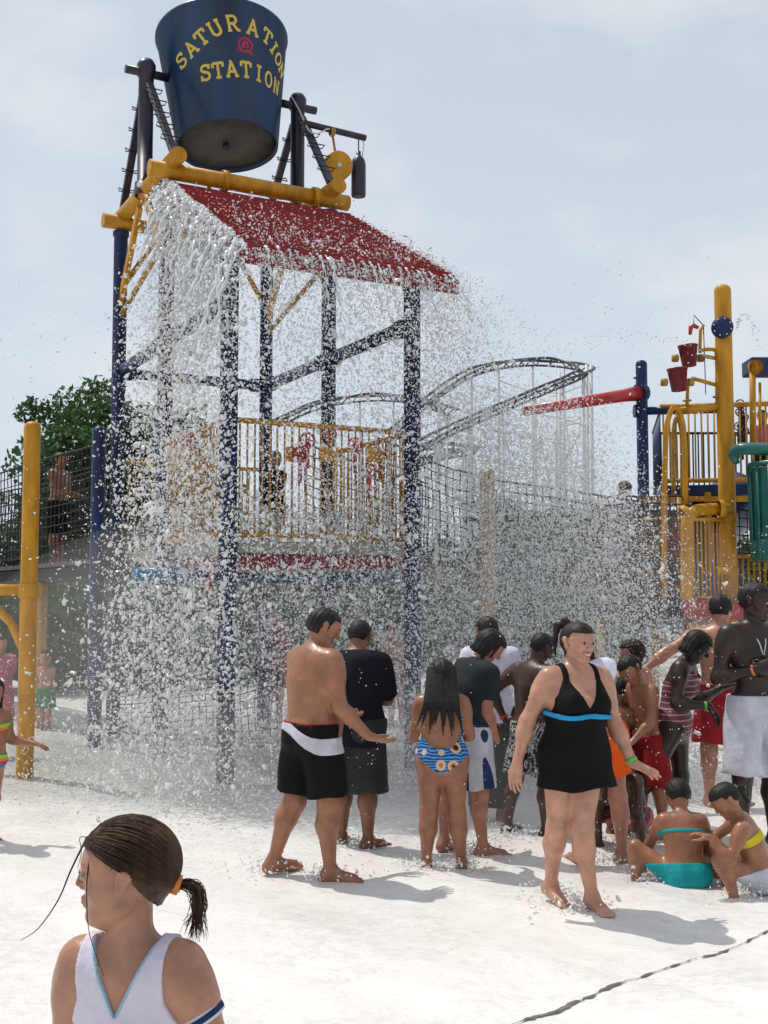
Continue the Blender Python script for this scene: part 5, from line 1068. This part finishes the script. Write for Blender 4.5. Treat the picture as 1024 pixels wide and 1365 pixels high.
far('child with dark hair behind the net of the yellow play structure', (at(896, 790, 15.0).x, 15.0, 1.62), 1.2, (.2, -.9), 'skin_mid', 'c_red', 'c_navy')
far('child in pink top standing on the upper deck', (at(1022, 790, 16.2).x, 16.2, 3.26), 1.15, (-.4, -.8), 'skin_tan', 'c_pink', 'c_navy')
p_ = T(1.15, 1.6, 0); far('dark shirted child behind the yellow railing on the tower deck', (p_.x, p_.y, 2.31), 1.05, (.5, -.8), 'skin_mid', 'c_navy', 'c_black')
far('bather in red shirt far behind the shirtless man', gxy(366, 962), 1.6, (.4, -.8), 'skin_pink', 'c_red', 'c_red'); far('sunburnt bather in red trunks far behind the tower post', gxy(528, 968), 1.55, (-.4, .8), 'skin_pink', None, 'c_red')
# ---- girl in the foreground
def front_girl():
    Y = 2.36; hc = at(166, 1168, Y)
    kw = D(d1=(0, 0, 1), d2=(-.02, .03, 1), head=(-.99, -.06, .02), hup=(.06, 0, 1), build=.86, sh=.88, hips=.95, limb=.70, hh=.212, arms={1: D(u=(-.16, .02, -1), w=(-.02, -.1, -1)), -1: D(u=(.40, -.05, -1), w=(-.1, .2, -1))}, hair='hair_lb', hairstyle='pony', vx=.0062)
    lab = 'girl in white tank top looking away with a wet ponytail'
    t = Person(lab, (hc.x, hc.y, -.03), 1.345, (-.22, -.97), 'skin_pale', **kw); off = np.array(hc) - t.hc; bpy.data.objects.remove(t.root)
    p = Person(lab, (hc.x + off[0], hc.y + off[1], -.03 + off[2] * .0), 1.345, (-.22, -.97), 'skin_pale', **kw); dz = off[2]
    return p, dz
_p, _dz = front_girl()
FG = _p; FG.body(headv=.0036, handv=.006); FG.face()
def front_clothes(p):
    H = p.H; q = p.hp_; Nk, W_, r, f, d = p.Nk, p.W, p.r2, p.f2, p.d2
    def tank(P):
        L = P - Nk; z = L @ d; x = L @ r; y = L @ f
        v = np.where(y > -.005, (z + .115) - 2.0 * np.abs(x), (z + .04) - 1.0 * np.abs(x))       # deep V in front
        v = np.minimum(v, .06); arm = np.abs(x) - (.092 + .45 * np.clip(-z - .09, 0, .08) + .012 * np.clip(z + .05, 0, 1)); return np.maximum(np.maximum(v, arm), -(z + .36))
    M['c_tank'] = mat('wet_white_tank', (0.60, 0.56, 0.66), .6, .08, 5, bump=.25, bscale=38, spec=.35, sss=.05)
    o = p.skin_tight('c_tank', tank, 'tank_top', .006, False, .0012, vx=.0042)
    def trim(P):
        t = tank(P); return np.abs(t + .002) - .0055
    for sd in (1, -1): p.skin_tight('c_trim', lambda P: np.maximum(np.maximum(np.maximum(trim(P), -((P - Nk) @ f)), np.abs((P - Nk) @ r) - .068), np.maximum(-sd * ((P - Nk) @ r) + .0005, -((P - Nk) @ d) - .17)), 'neck_trim', .0085, False, vx=.0035)
    a = p.sho[-1] + (p.elb[-1] - p.sho[-1]) * .46; dv = nrm(p.elb[-1] - p.sho[-1]); rr = .0325 * H * .865 + .004
    MB().lathe([(rr, -.012), (rr + .003, -.010), (rr + .003, .010), (rr, .012)], tuple(a), tuple(dv + np.array([.1, 0, .15])), 24).build('arm_band', M['galv'], p.root); MB().lathe([(rr + .0035, -.006), (rr + .0042, 0), (rr + .0035, .006)], tuple(a), tuple(dv + np.array([.1, 0, .15])), 24).build('arm_band', M['c_blue'], p.root)
    # hair: strands combed back to the tie
    h = p.hh; tie = q(-.0, -.50, -.10); rg = np.random.default_rng(11); Vs, Fs, n0 = [], [], 0
    def strand(pts, r0, r1=None):
        nonlocal n0
        mb = MB(); P = arc(pts, 4); k = len(P); mb.path(P, [r0 + ((r0 * .4 if r1 is None else r1) - r0) * i / (k - 1) for i in range(k)], 4, False); return mb
    big = MB()
    def add(mb):
        o_ = len(big.v); big.v += mb.v; big.f += [tuple(i + o_ for i in t) for t in mb.f]; big.sm += mb.sm
    def onh(az, el, lift):   # point on the scalp, az round hup from face, el up
        dv_ = p.hf * math.cos(az) * math.cos(el) + p.hr * math.sin(az) * math.cos(el) + p.hup * math.sin(el)
        c = q(0, -.045, .11); return c + (dv_ * .425 + p.hf * (dv_ @ p.hf) * .06 - p.hr * (dv_ @ p.hr) * .015) * h * 1.0 + dv_ * (lift + .012 * h)
    def scalp(dv_, lift):
        e = np.array([.405, .485, .43]); c = q(0, -.04, .11); n_ = nrm(dv_)
        return c + (p.hr * n_[0] * e[0] + p.hf * n_[1] * e[1] + p.hup * n_[2] * e[2]) * h + (p.hr * n_[0] + p.hf * n_[1] + p.hup * n_[2]) * lift
    td = nrm([0, -.46 / .485, -.21 / .43]); made = 0
    while made < 2300:
        az = rg.uniform(-math.pi, math.pi); A_ = abs(az); el = math.asin(rg.uniform(-.75, .98)); lim = np.interp(A_, [0, .7, 1.15, 1.45, 1.75, 2.1, 3.15], [.50, .42, .22, .12, -.05, -.55, -.72])
        if el < lim: continue
        if A_ < 1.6 and rg.random() < .35: el = lim + abs(rg.normal()) * .05
        d0 = np.array([math.sin(az) * math.cos(el), math.cos(az) * math.cos(el), math.sin(el)]); om = math.acos(np.clip(d0 @ td, -.999, .999)); sg = rg.normal() * .05; lf = .002 + .004 * rg.random(); pts = []
        for t in np.linspace(0, 1, 7):
            dv_ = (math.sin((1 - t) * om) * d0 + math.sin(t * om) * td) / math.sin(om); dv_ = dv_ + np.array([sg, 0, sg * .6]) * math.sin(math.pi * t); pts.append(scalp(dv_, lf * (.25 + .75 * min(1, t * 4))))
        pts.append(tie + rg.normal(size=3) * .005); P_ = arc(pts, 2); k = len(P_); w = rg.uniform(.0007, .0013)
        mb = MB(); mb.path(P_, [w] * k, 3, False); add(mb); made += 1
    for i in range(16):                                       # flyaways
        a_ = rg.uniform(-1.6, 1.6); d0 = np.array([math.sin(a_) * .6, .5 * math.cos(a_), .7]); p0 = scalp(d0, .004); mb = MB(); mb.path(arc([p0, p0 + rg.normal(size=3) * .005 + p.hup * .003 - p.hf * .012, p0 + rg.normal(size=3) * .009 - p.hf * .03 - p.hup * .004], 3), .0006, 3, False); add(mb)
    big.build('combed_strands', 'hair_lb', p.root)
    big.__init__()
    for i in range(150):
        o_ = rg.normal(size=3) * .007; e = tie - p.hf * (.03 + .02 * rg.random()) * 1 + np.array([rg.normal() * .010, rg.normal() * .010, -.07 - .045 * rg.random()]); add(strand([tie + o_ * .3, tie - p.hf * .035 + o_ + np.array([0, 0, -.005]), tie - p.hf * .045 + o_ * 1.2 - np.array([0, 0, .04]), e], .0012, .0004))
    big.build('ponytail', 'hair_lb', p.root)
    big.__init__()
    hl_ = q(.12, .33, .30)                                    # loose wet strands across the face
    for pts, r0 in (([q(-.16, .24, .38), q(-.26, .30, .12), q(-.25, .30, -.25), q(-.22, .26, -.55), q(-.34, .10, -.86)], .0022), ([q(-.05, .36, .36), q(-.05, .50, .05), q(-.02, .62, -.25), q(0, .80, -.52), q(-.05, .95, -.62)], .0022), ([q(.0, .36, .34), q(0, .44, .34), q(0, .42, .2), q(0, .45, .05)], .0010)): add(strand([np.array(x) for x in pts], r0, .0006))
    big.build('loose_strands', 'hair_brown', p.root)
    MB().lathe([(.013, -.010), (.020, -.007), (.021, .007), (.013, .010)], tuple(tie), tuple(-p.hf - p.hup * .3), 14).build('hair_tie', 'band_orange', p.root)
front_clothes(FG)
# ---------------------------------------------------------------- falling water: every drop follows its own throw from the roof edges
def water_mat():
    # aerated drops: bright scattering body, clear enough to let part of the light through, wet gloss on top
    m = bpy.data.materials.new('falling_water'); m.use_nodes = True; t = m.node_tree; t.nodes.clear(); o_ = N(t, 'ShaderNodeOutputMaterial')
    df = N(t, 'ShaderNodeBsdfDiffuse'); df.inputs[0].default_value = (.975, .98, .985, 1); tl = N(t, 'ShaderNodeBsdfTranslucent'); tl.inputs[0].default_value = (.95, .96, .97, 1)
    gl = N(t, 'ShaderNodeBsdfGlossy'); gl.inputs['Roughness'].default_value = .08; tr = N(t, 'ShaderNodeBsdfTransparent'); tr.inputs[0].default_value = (.97, .98, .98, 1)
    a = N(t, 'ShaderNodeMixShader'); a.inputs[0].default_value = .12; b = N(t, 'ShaderNodeMixShader'); b.inputs[0].default_value = .20; c = N(t, 'ShaderNodeMixShader'); fr = N(t, 'ShaderNodeFresnel', IOR=1.5)
    rf = N(t, 'ShaderNodeBsdfRefraction', IOR=1.33, Roughness=.02); rf.inputs[0].default_value = (1, 1, 1, 1); e = N(t, 'ShaderNodeMixShader'); e.inputs[0].default_value = .05
    L = t.links.new; L(df.outputs[0], a.inputs[1]); L(tl.outputs[0], a.inputs[2]); L(a.outputs[0], e.inputs[1]); L(rf.outputs[0], e.inputs[2]); L(e.outputs[0], b.inputs[1]); L(tr.outputs[0], b.inputs[2]); L(fr.outputs[0], c.inputs[0]); L(b.outputs[0], c.inputs[1]); L(gl.outputs[0], c.inputs[2]); L(c.outputs[0], o_.inputs[0]); return m
M['water'] = water_mat()
def ico():
    g = (1 + 5 ** .5) / 2; v = np.array([(-1, g, 0), (1, g, 0), (-1, -g, 0), (1, -g, 0), (0, -1, g), (0, 1, g), (0, -1, -g), (0, 1, -g), (g, 0, -1), (g, 0, 1), (-g, 0, -1), (-g, 0, 1)], float); v /= np.linalg.norm(v[0])
    f = np.array([(0, 11, 5), (0, 5, 1), (0, 1, 7), (0, 7, 10), (0, 10, 11), (1, 5, 9), (5, 11, 4), (11, 10, 2), (10, 7, 6), (7, 1, 8), (3, 9, 4), (3, 4, 2), (3, 2, 6), (3, 6, 8), (3, 8, 9), (4, 9, 5), (2, 4, 11), (6, 2, 10), (8, 6, 7), (9, 8, 1)]); return v, f
def subdiv(v, f):
    v = list(map(tuple, v)); c = {}; o = []
    def mid(a, b):
        k = (min(a, b), max(a, b))
        if k not in c: p = np.array(v[a]) + np.array(v[b]); v.append(tuple(p / np.linalg.norm(p))); c[k] = len(v) - 1
        return c[k]
    for a, b, d in f: x, y, z = mid(a, b), mid(b, d), mid(d, a); o += [(a, x, z), (b, y, x), (d, z, y), (x, y, z)]
    return np.array(v), np.array(o)
OCT = (np.array([(1, 0, 0), (-1, 0, 0), (0, 1, 0), (0, -1, 0), (0, 0, 1), (0, 0, -1)], float), np.array([(0, 2, 4), (2, 1, 4), (1, 3, 4), (3, 0, 4), (2, 0, 5), (1, 2, 5), (3, 1, 5), (0, 3, 5)]))
ICO = ico(); ICO2 = subdiv(*ICO)
wr = np.random.default_rng(5)
def drop_tree(lump, sub):
    # one node group per kind of drop: four lumpy drop shapes made in the tree, set on the points with each point's own turn and size
    g = bpy.data.node_groups.new('drops', 'GeometryNodeTree'); g.interface.new_socket('Geometry', in_out='INPUT', socket_type='NodeSocketGeometry'); g.interface.new_socket('Geometry', in_out='OUTPUT', socket_type='NodeSocketGeometry')
    gi = g.nodes.new('NodeGroupInput'); go = g.nodes.new('NodeGroupOutput'); g2i = g.nodes.new('GeometryNodeGeometryToInstance'); L = g.links.new
    for k in range(5):
        ic = g.nodes.new('GeometryNodeMeshIcoSphere'); ic.inputs['Radius'].default_value = 1; ic.inputs['Subdivisions'].default_value = sub
        sp = g.nodes.new('GeometryNodeSetPosition'); nz = g.nodes.new('ShaderNodeTexNoise'); nz.noise_dimensions = '4D'; nz.inputs['W'].default_value = 3.7 * k + lump; nz.inputs['Scale'].default_value = .9; nz.inputs['Detail'].default_value = 1
        vs = g.nodes.new('ShaderNodeVectorMath'); vs.operation = 'SUBTRACT'; vs.inputs[1].default_value = (.5, .5, .5); vm = g.nodes.new('ShaderNodeVectorMath'); vm.operation = 'SCALE'; vm.inputs['Scale'].default_value = lump
        L(nz.outputs['Color'], vs.inputs[0]); L(vs.outputs[0], vm.inputs[0]); L(vm.outputs[0], sp.inputs['Offset']); L(ic.outputs[0], sp.inputs[0]); ss = g.nodes.new('GeometryNodeSetShadeSmooth'); L(sp.outputs[0], ss.inputs[0]); sm = g.nodes.new('GeometryNodeSetMaterial'); sm.inputs['Material'].default_value = M['water']; L(ss.outputs[0], sm.inputs[0]); L(sm.outputs[0], g2i.inputs[0])
    ip = g.nodes.new('GeometryNodeInstanceOnPoints'); ip.inputs['Pick Instance'].default_value = True
    def attr(n, t): a = g.nodes.new('GeometryNodeInputNamedAttribute'); a.data_type = t; a.inputs['Name'].default_value = n; return a.outputs[0]
    L(gi.outputs[0], ip.inputs['Points']); L(g2i.outputs[0], ip.inputs['Instance']); L(attr('turn', 'FLOAT_VECTOR'), ip.inputs['Rotation']); L(attr('size', 'FLOAT_VECTOR'), ip.inputs['Scale'])
    rv = g.nodes.new('FunctionNodeRandomValue'); rv.data_type = 'INT'; ri = [x for x in rv.inputs if x.type == 'INT']; ri[0].default_value = 0; ri[1].default_value = 4; L([x for x in rv.outputs if x.type == 'INT'][0], ip.inputs['Instance Index'])
    L(ip.outputs[0], go.inputs[0]); return g
FINE, LUMP = drop_tree(.5, 1), drop_tree(1.5, 3)
def drops(name, pos, vel, rad, stretch, tree, label, cat='water spray'):
    n = len(pos); d = vel + wr.normal(size=(n, 3)) * .8 * np.linalg.norm(vel, axis=1, keepdims=True); d /= np.linalg.norm(d, axis=1, keepdims=True) + 1e-9
    st = 1 + stretch * wr.random(n) ** 2; el = np.arccos(np.clip(d[:, 2], -1, 1)); az = np.arctan2(d[:, 1], d[:, 0]); turn = np.stack([0 * el, el, az], 1)      # local z along the flight
    size = np.stack([rad * wr.uniform(.6, 1.1, n), rad * wr.uniform(.6, 1.1, n), rad * st], 1)
    me = bpy.data.meshes.new(name); me.vertices.add(n); me.vertices.foreach_set('co', np.ascontiguousarray(pos, np.float32).ravel())
    for nm, a in (('turn', turn), ('size', size)): at_ = me.attributes.new(nm, 'FLOAT_VECTOR', 'POINT'); at_.data.foreach_set('vector', np.ascontiguousarray(a, np.float32).ravel())
    me.materials.append(M['water']); o = link(name, me); md = o.modifiers.new('drops', 'NODES'); md.node_group = tree; return tag(o, label, cat, None, 'stuff')
wr = np.random.default_rng(5)
npT = lambda u, v, z: np.array(TWF)[None] + np.outer(u, np.array(TU)) + np.outer(v, np.array(TV)) + np.outer(z, [0, 0, 1.])
nU, nV_, nRD = np.array(TU), np.array(TV), np.array(rd)
def throw(p0, v0, t, drag=.35):
    tt = t[:, None]; k = drag; hv = v0 * (1 - np.exp(-k * tt)) / k; p = p0 + hv; p[:, 2] -= 4.7 * t ** 2; v = v0 * np.exp(-k * tt); v = v.copy(); v[:, 2] -= 9.4 * t; return p, v
def clumps(n, k):                                            # smooth 1-D clustering of throws into gushes
    c = wr.random(k); return np.clip(c[wr.integers(0, k, n)] + wr.normal(size=n) * .035, 0, 1)
def emit(kind, n):
    t = wr.random(n) ** .62
    if kind == 'left':
        s = np.where(wr.random(n) < .55, clumps(n, 16), wr.random(n)); v = 2.0 - 2.5 * s; z = 6.5 - 1.44 * s; p0 = npT(np.full(n, -.06), v, z); sp = np.where(wr.random(n) < .72, wr.uniform(.15, 1, n) * 1.2, wr.uniform(.5, 2.2, n) * (.25 + .75 * s))
        v0 = -nU * (sp * (1.15 - .35 * s))[:, None] + nRD * wr.uniform(.5, 2.0, n)[:, None] + wr.normal(size=(n, 3)) * .2; t = t * (1.02 + .15 * (1 - s))
    elif kind == 'front':
        s = np.where(wr.random(n) < .5, clumps(n, 22), wr.random(n)); p0 = npT(-.05 + 2.3 * s, np.full(n, -.53), np.full(n, 5.02)); v0 = nRD * wr.uniform(.3, 2.0, n)[:, None] + nU * (wr.normal(size=n) * .35 + .5 * (s - .35))[:, None] + wr.normal(size=(n, 3)) * .25; t = t * 1.0
    elif kind == 'right':
        s = wr.random(n) ** .6; v = 2.0 - 2.5 * s; z = 6.5 - 1.44 * s; p0 = npT(np.full(n, 2.28), v, z); sp = wr.random(n) ** 1.5 * 3.6 * (.35 + .65 * s); v0 = nU * sp[:, None] + nRD * wr.uniform(.4, 1.8, n)[:, None] + wr.normal(size=(n, 3)) * .3; t = t * 1.02
    elif kind == 'gush':                                     # the heavy throw that lands right of the tower
        s = wr.random(n); p0 = npT(1.9 + .4 * s, np.full(n, -.5), np.full(n, 5.05)); v0 = nU * (.2 + 3.1 * wr.random(n))[:, None] + nRD * wr.uniform(.2, 1.3, n)[:, None] + wr.normal(size=(n, 3)) * .42; t = .50 + .55 * wr.random(n) ** .75
    elif kind == 'deck':                                     # splash thrown up from the deck and the railing
        s = wr.random(n); p0 = npT(-.1 + 2.3 * s, wr.uniform(-.25, 1.6, n), np.full(n, 2.5)); v0 = wr.normal(size=(n, 3)) * [1.0, 1.0, .8] + [0, -.5, 1.2]; t = t * .85
    elif kind == 'low':                                      # splash rebounding off the pool floor
        a = wr.random(n) * 6.28; r_ = np.sqrt(wr.random(n)); p0 = np.stack([-1.4 + 2.9 * r_ * np.cos(a), 11.6 + 2.3 * r_ * np.sin(a), np.full(n, .02)], 1); v0 = wr.normal(size=(n, 3)) * [.8, .8, 0] + np.stack([0 * a, 0 * a, np.abs(wr.normal(size=n)) * 2.3], 1); t = wr.random(n) * .55
    elif kind == 'lowr':
        a = wr.random(n) * 6.28; r_ = np.sqrt(wr.random(n)); p0 = np.stack([1.9 + 1.7 * r_ * np.cos(a), 10.9 + 1.5 * r_ * np.sin(a), np.full(n, .02)], 1); v0 = wr.normal(size=(n, 3)) * [.9, .9, 0] + np.stack([0 * a, 0 * a, np.abs(wr.normal(size=n)) * 2.9], 1); t = wr.random(n) * .6
    elif kind == 'crowd':                                    # drops drifting among the bathers
        p0 = np.stack([wr.uniform(-1.6, 3.4, n), wr.uniform(7.4, 10.2, n), wr.random(n) ** 1.4 * 2.3], 1); v0 = wr.normal(size=(n, 3)) * .4; t = wr.random(n) * .1
    elif kind == 'air':                                      # stray fine drops
        p0 = np.stack([wr.uniform(-4.6, 2.6, n), wr.uniform(8.5, 12.5, n), wr.uniform(.2, 4.6, n)], 1); v0 = wr.normal(size=(n, 3)) * .4; t = wr.random(n) * .2
    p, v = throw(p0, v0, t); k = p[:, 2] > 0.0; return p[k], v[k]
def spray(name, mix, rmed, rsig, rmin, rmax, tree, stretch, label):
    P, V = zip(*[emit(k, n) for k, n in mix]); P = np.concatenate(P); V = np.concatenate(V); drops(name, P, V, np.clip(rmed * np.exp(wr.normal(size=len(P)) * rsig), rmin, rmax), stretch, tree, label)
spray('fine_spray', [('left', 25000), ('front', 22000), ('deck', 14000), ('low', 22000), ('lowr', 18000), ('air', 3500)], .0050, .42, .0024, .010, FINE, 1.2, 'fine drops of water falling all round the blue tower')
spray('spray_cloud', [('gush', 58000), ('right', 15000), ('front', 14000)], .0044, .40, .0022, .010, FINE, 1.0, 'cloud of very fine spray thrown right of the tower')
spray('drifting_drops', [('crowd', 4200)], .0036, .35, .0018, .007, FINE, .6, 'sparse drops drifting among the bathers')
spray('heavy_drops', [('left', 8500), ('deck', 5000), ('low', 2600)], .0084, .40, .004, .019, LUMP, 1.2, 'heavy drops pouring from the red roof')
spray('front_drops', [('front', 7500), ('right', 900), ('gush', 11000), ('lowr', 6500)], .0066, .40, .0035, .017, LUMP, 1.1, 'drops falling off the front eave and to the right')
spray('water_clots', [('left', 1700), ('front', 500), ('gush', 500), ('deck', 1200)], .0125, .38, .007, .027, LUMP, 1.3, 'torn clots of water tumbling off the roof edge')
# ropes of water leaving the slat ends on the left edge
rope = MB(); rr = random.Random(8)
for i in range(46):
    s = (i + rr.uniform(-.3, .3)) / 45; v = 2.0 - 2.5 * s; z = 6.5 - 1.44 * s; n = 16; tm = rr.uniform(.26, .46); sp = rr.uniform(.75, 1.45); sl_v = rr.uniform(.7, 1.5); pts, rad = [], []; ph = rr.random() * 6
    for k in range(n):
        t = tm * k / (n - 1); p = T(-.02, v, z) - TU * (sp * t) + rd * (sl_v * t) - ZZ * (4.7 * t * t); w = .010 + .028 * k / n
        pts.append(p + Vector((w * math.sin(k * 1.7 + ph) * .6 + rr.uniform(-w, w) * .4, rr.uniform(-w, w) * .5, w * math.sin(k * 1.3 + ph * 2) * .6))); rad.append(max(.003, (.017 + .012 * math.sin(k * 2.1 + ph)) * (1 - .45 * k / n) * rr.uniform(.6, 1.3)))
    rope.path(pts, rad, 7)
for i in range(24):                                          # and off the front eave
    s = (i + rr.uniform(-.4, .4)) / 23 + rr.uniform(-.02, .02); n = 12; tm = rr.uniform(.08, .34); sl_v = rr.uniform(.5, 1.4); ph = rr.random() * 6; pts, rad = [], []
    for k in range(n):
        t = tm * k / (n - 1); p = T(RU0 + 2.29 * s, rb.y - .03, rb.z + .01) + rd * (sl_v * t) - ZZ * (4.7 * t * t); w = .006 + .02 * k / n
        pts.append(p + Vector((rr.uniform(-w, w), rr.uniform(-w, w), rr.uniform(-w, w)))); rad.append(max(.002, (.012 + .009 * math.sin(k * 2.3 + ph)) * (1 - .4 * k / n) * rr.uniform(.5, 1.3)))
    rope.path(pts, rad, 6)
o = rope.build('water_ropes', 'water'); tag(o, 'ropes of water running off the edge of the red roof', 'water spray', None, 'stuff')
# bouncing spray on the roof slats
n = 4200; s = wr.random(n) ** .8; uu = wr.random(n); k = wr.random(n) < (.05 + .95 * s ** 1.6) ; s, uu = s[k], uu[k]; n = len(s)
P = npT(RU0 + 2.29 * uu, ra.y + (rb.y - ra.y) * s, ra.z + (rb.z - ra.z) * s) + np.array(rn)[None] * (np.abs(wr.normal(size=(n, 1))) * .07 + .02)
drops('roof_spray', P, np.tile(nRD, (n, 1)), np.clip(.0052 * np.exp(wr.normal(size=n) * .5), .003, .016), 1.6, FINE, 'spray bouncing over the red roof slats')
# thin arcs from the right hand nozzles
def jet(name, a, b, c, n, sd, label):
    t = wr.random(n)[:, None]; a, b, c = (np.array(x) for x in (a, b, c)); P = a * (1 - t) ** 2 + 2 * b * t * (1 - t) + c * t ** 2 + wr.normal(size=(n, 3)) * sd * (.3 + t)
    drops(name, P, np.tile([1., 0, 0], (n, 1)), np.clip(.006 * np.exp(wr.normal(size=n) * .4), .003, .013), 1., FINE, label, 'water jet')
jet('water_jet', rp(972, 500), rp(860, 390, 13.6), rp(680, 500, 13), 190, .05, 'thin arc of drops flying left past the spill buckets')
jet('water_jet', rp(982, 440), rp(994, 385, 13.8), rp(1012, 470, 13.6), 110, .025, 'small arc of drops right of the tall yellow post')
# frothy splashes round the feet
foot_px = [(360, 1160), (440, 1168), (470, 1126), (570, 1158), (615, 1158), (640, 1134), (682, 1114), (722, 1114), (748, 1196), (776, 1212), (800, 1148), (838, 1122), (875, 1172), (960, 1170), (1000, 1190), (960, 1074)]
Ps = []
for px, py in foot_px:
    g = np.array(gp(px, py)); n = 170; a = wr.random(n) * 6.28; r_ = np.abs(wr.normal(size=n)) * .10 + .03; Ps.append(g + np.stack([np.cos(a) * r_ * 1.3, np.sin(a) * r_, np.abs(wr.normal(size=n)) * .035], 1))
P = np.concatenate(Ps); drops('foot_splash', P, wr.normal(size=P.shape), np.clip(.0042 * np.exp(wr.normal(size=len(P)) * .5), .002, .011), 1.2, LUMP, 'white froth splashing round bare feet', 'water splash')
# spray mist hanging where the water lands
def mist(c, r, dens, label):
    m = bpy.data.materials.new('mist'); m.use_nodes = True; t = m.node_tree; t.nodes.clear(); o_ = N(t, 'ShaderNodeOutputMaterial'); vo = N(t, 'ShaderNodeVolumePrincipled'); vo.inputs['Color'].default_value = (1, 1, 1, 1); vo.inputs['Density'].default_value = dens; vo.inputs['Anisotropy'].default_value = .3; t.links.new(vo.outputs[0], o_.inputs['Volume'])
    v, f = subdiv(*subdiv(*ICO2)); v = v * np.array(r) + np.array(c); me = np_mesh('mist', v, f); me.materials.append(m); tag(link('mist', me), label, 'mist', None, 'stuff')
mist((-1.5, 11.9, 1.0), (2.9, 2.1, 1.7), .05, 'pale mist of spray hanging under the tower'); mist((.1, 9.7, .2), (2.7, 1.5, .85), .11, 'low mist drifting between the bathers and the tower'); mist((1.9, 11.2, 1.2), (1.9, 1.5, 1.8), .035, 'pale mist of spray right of the tower')
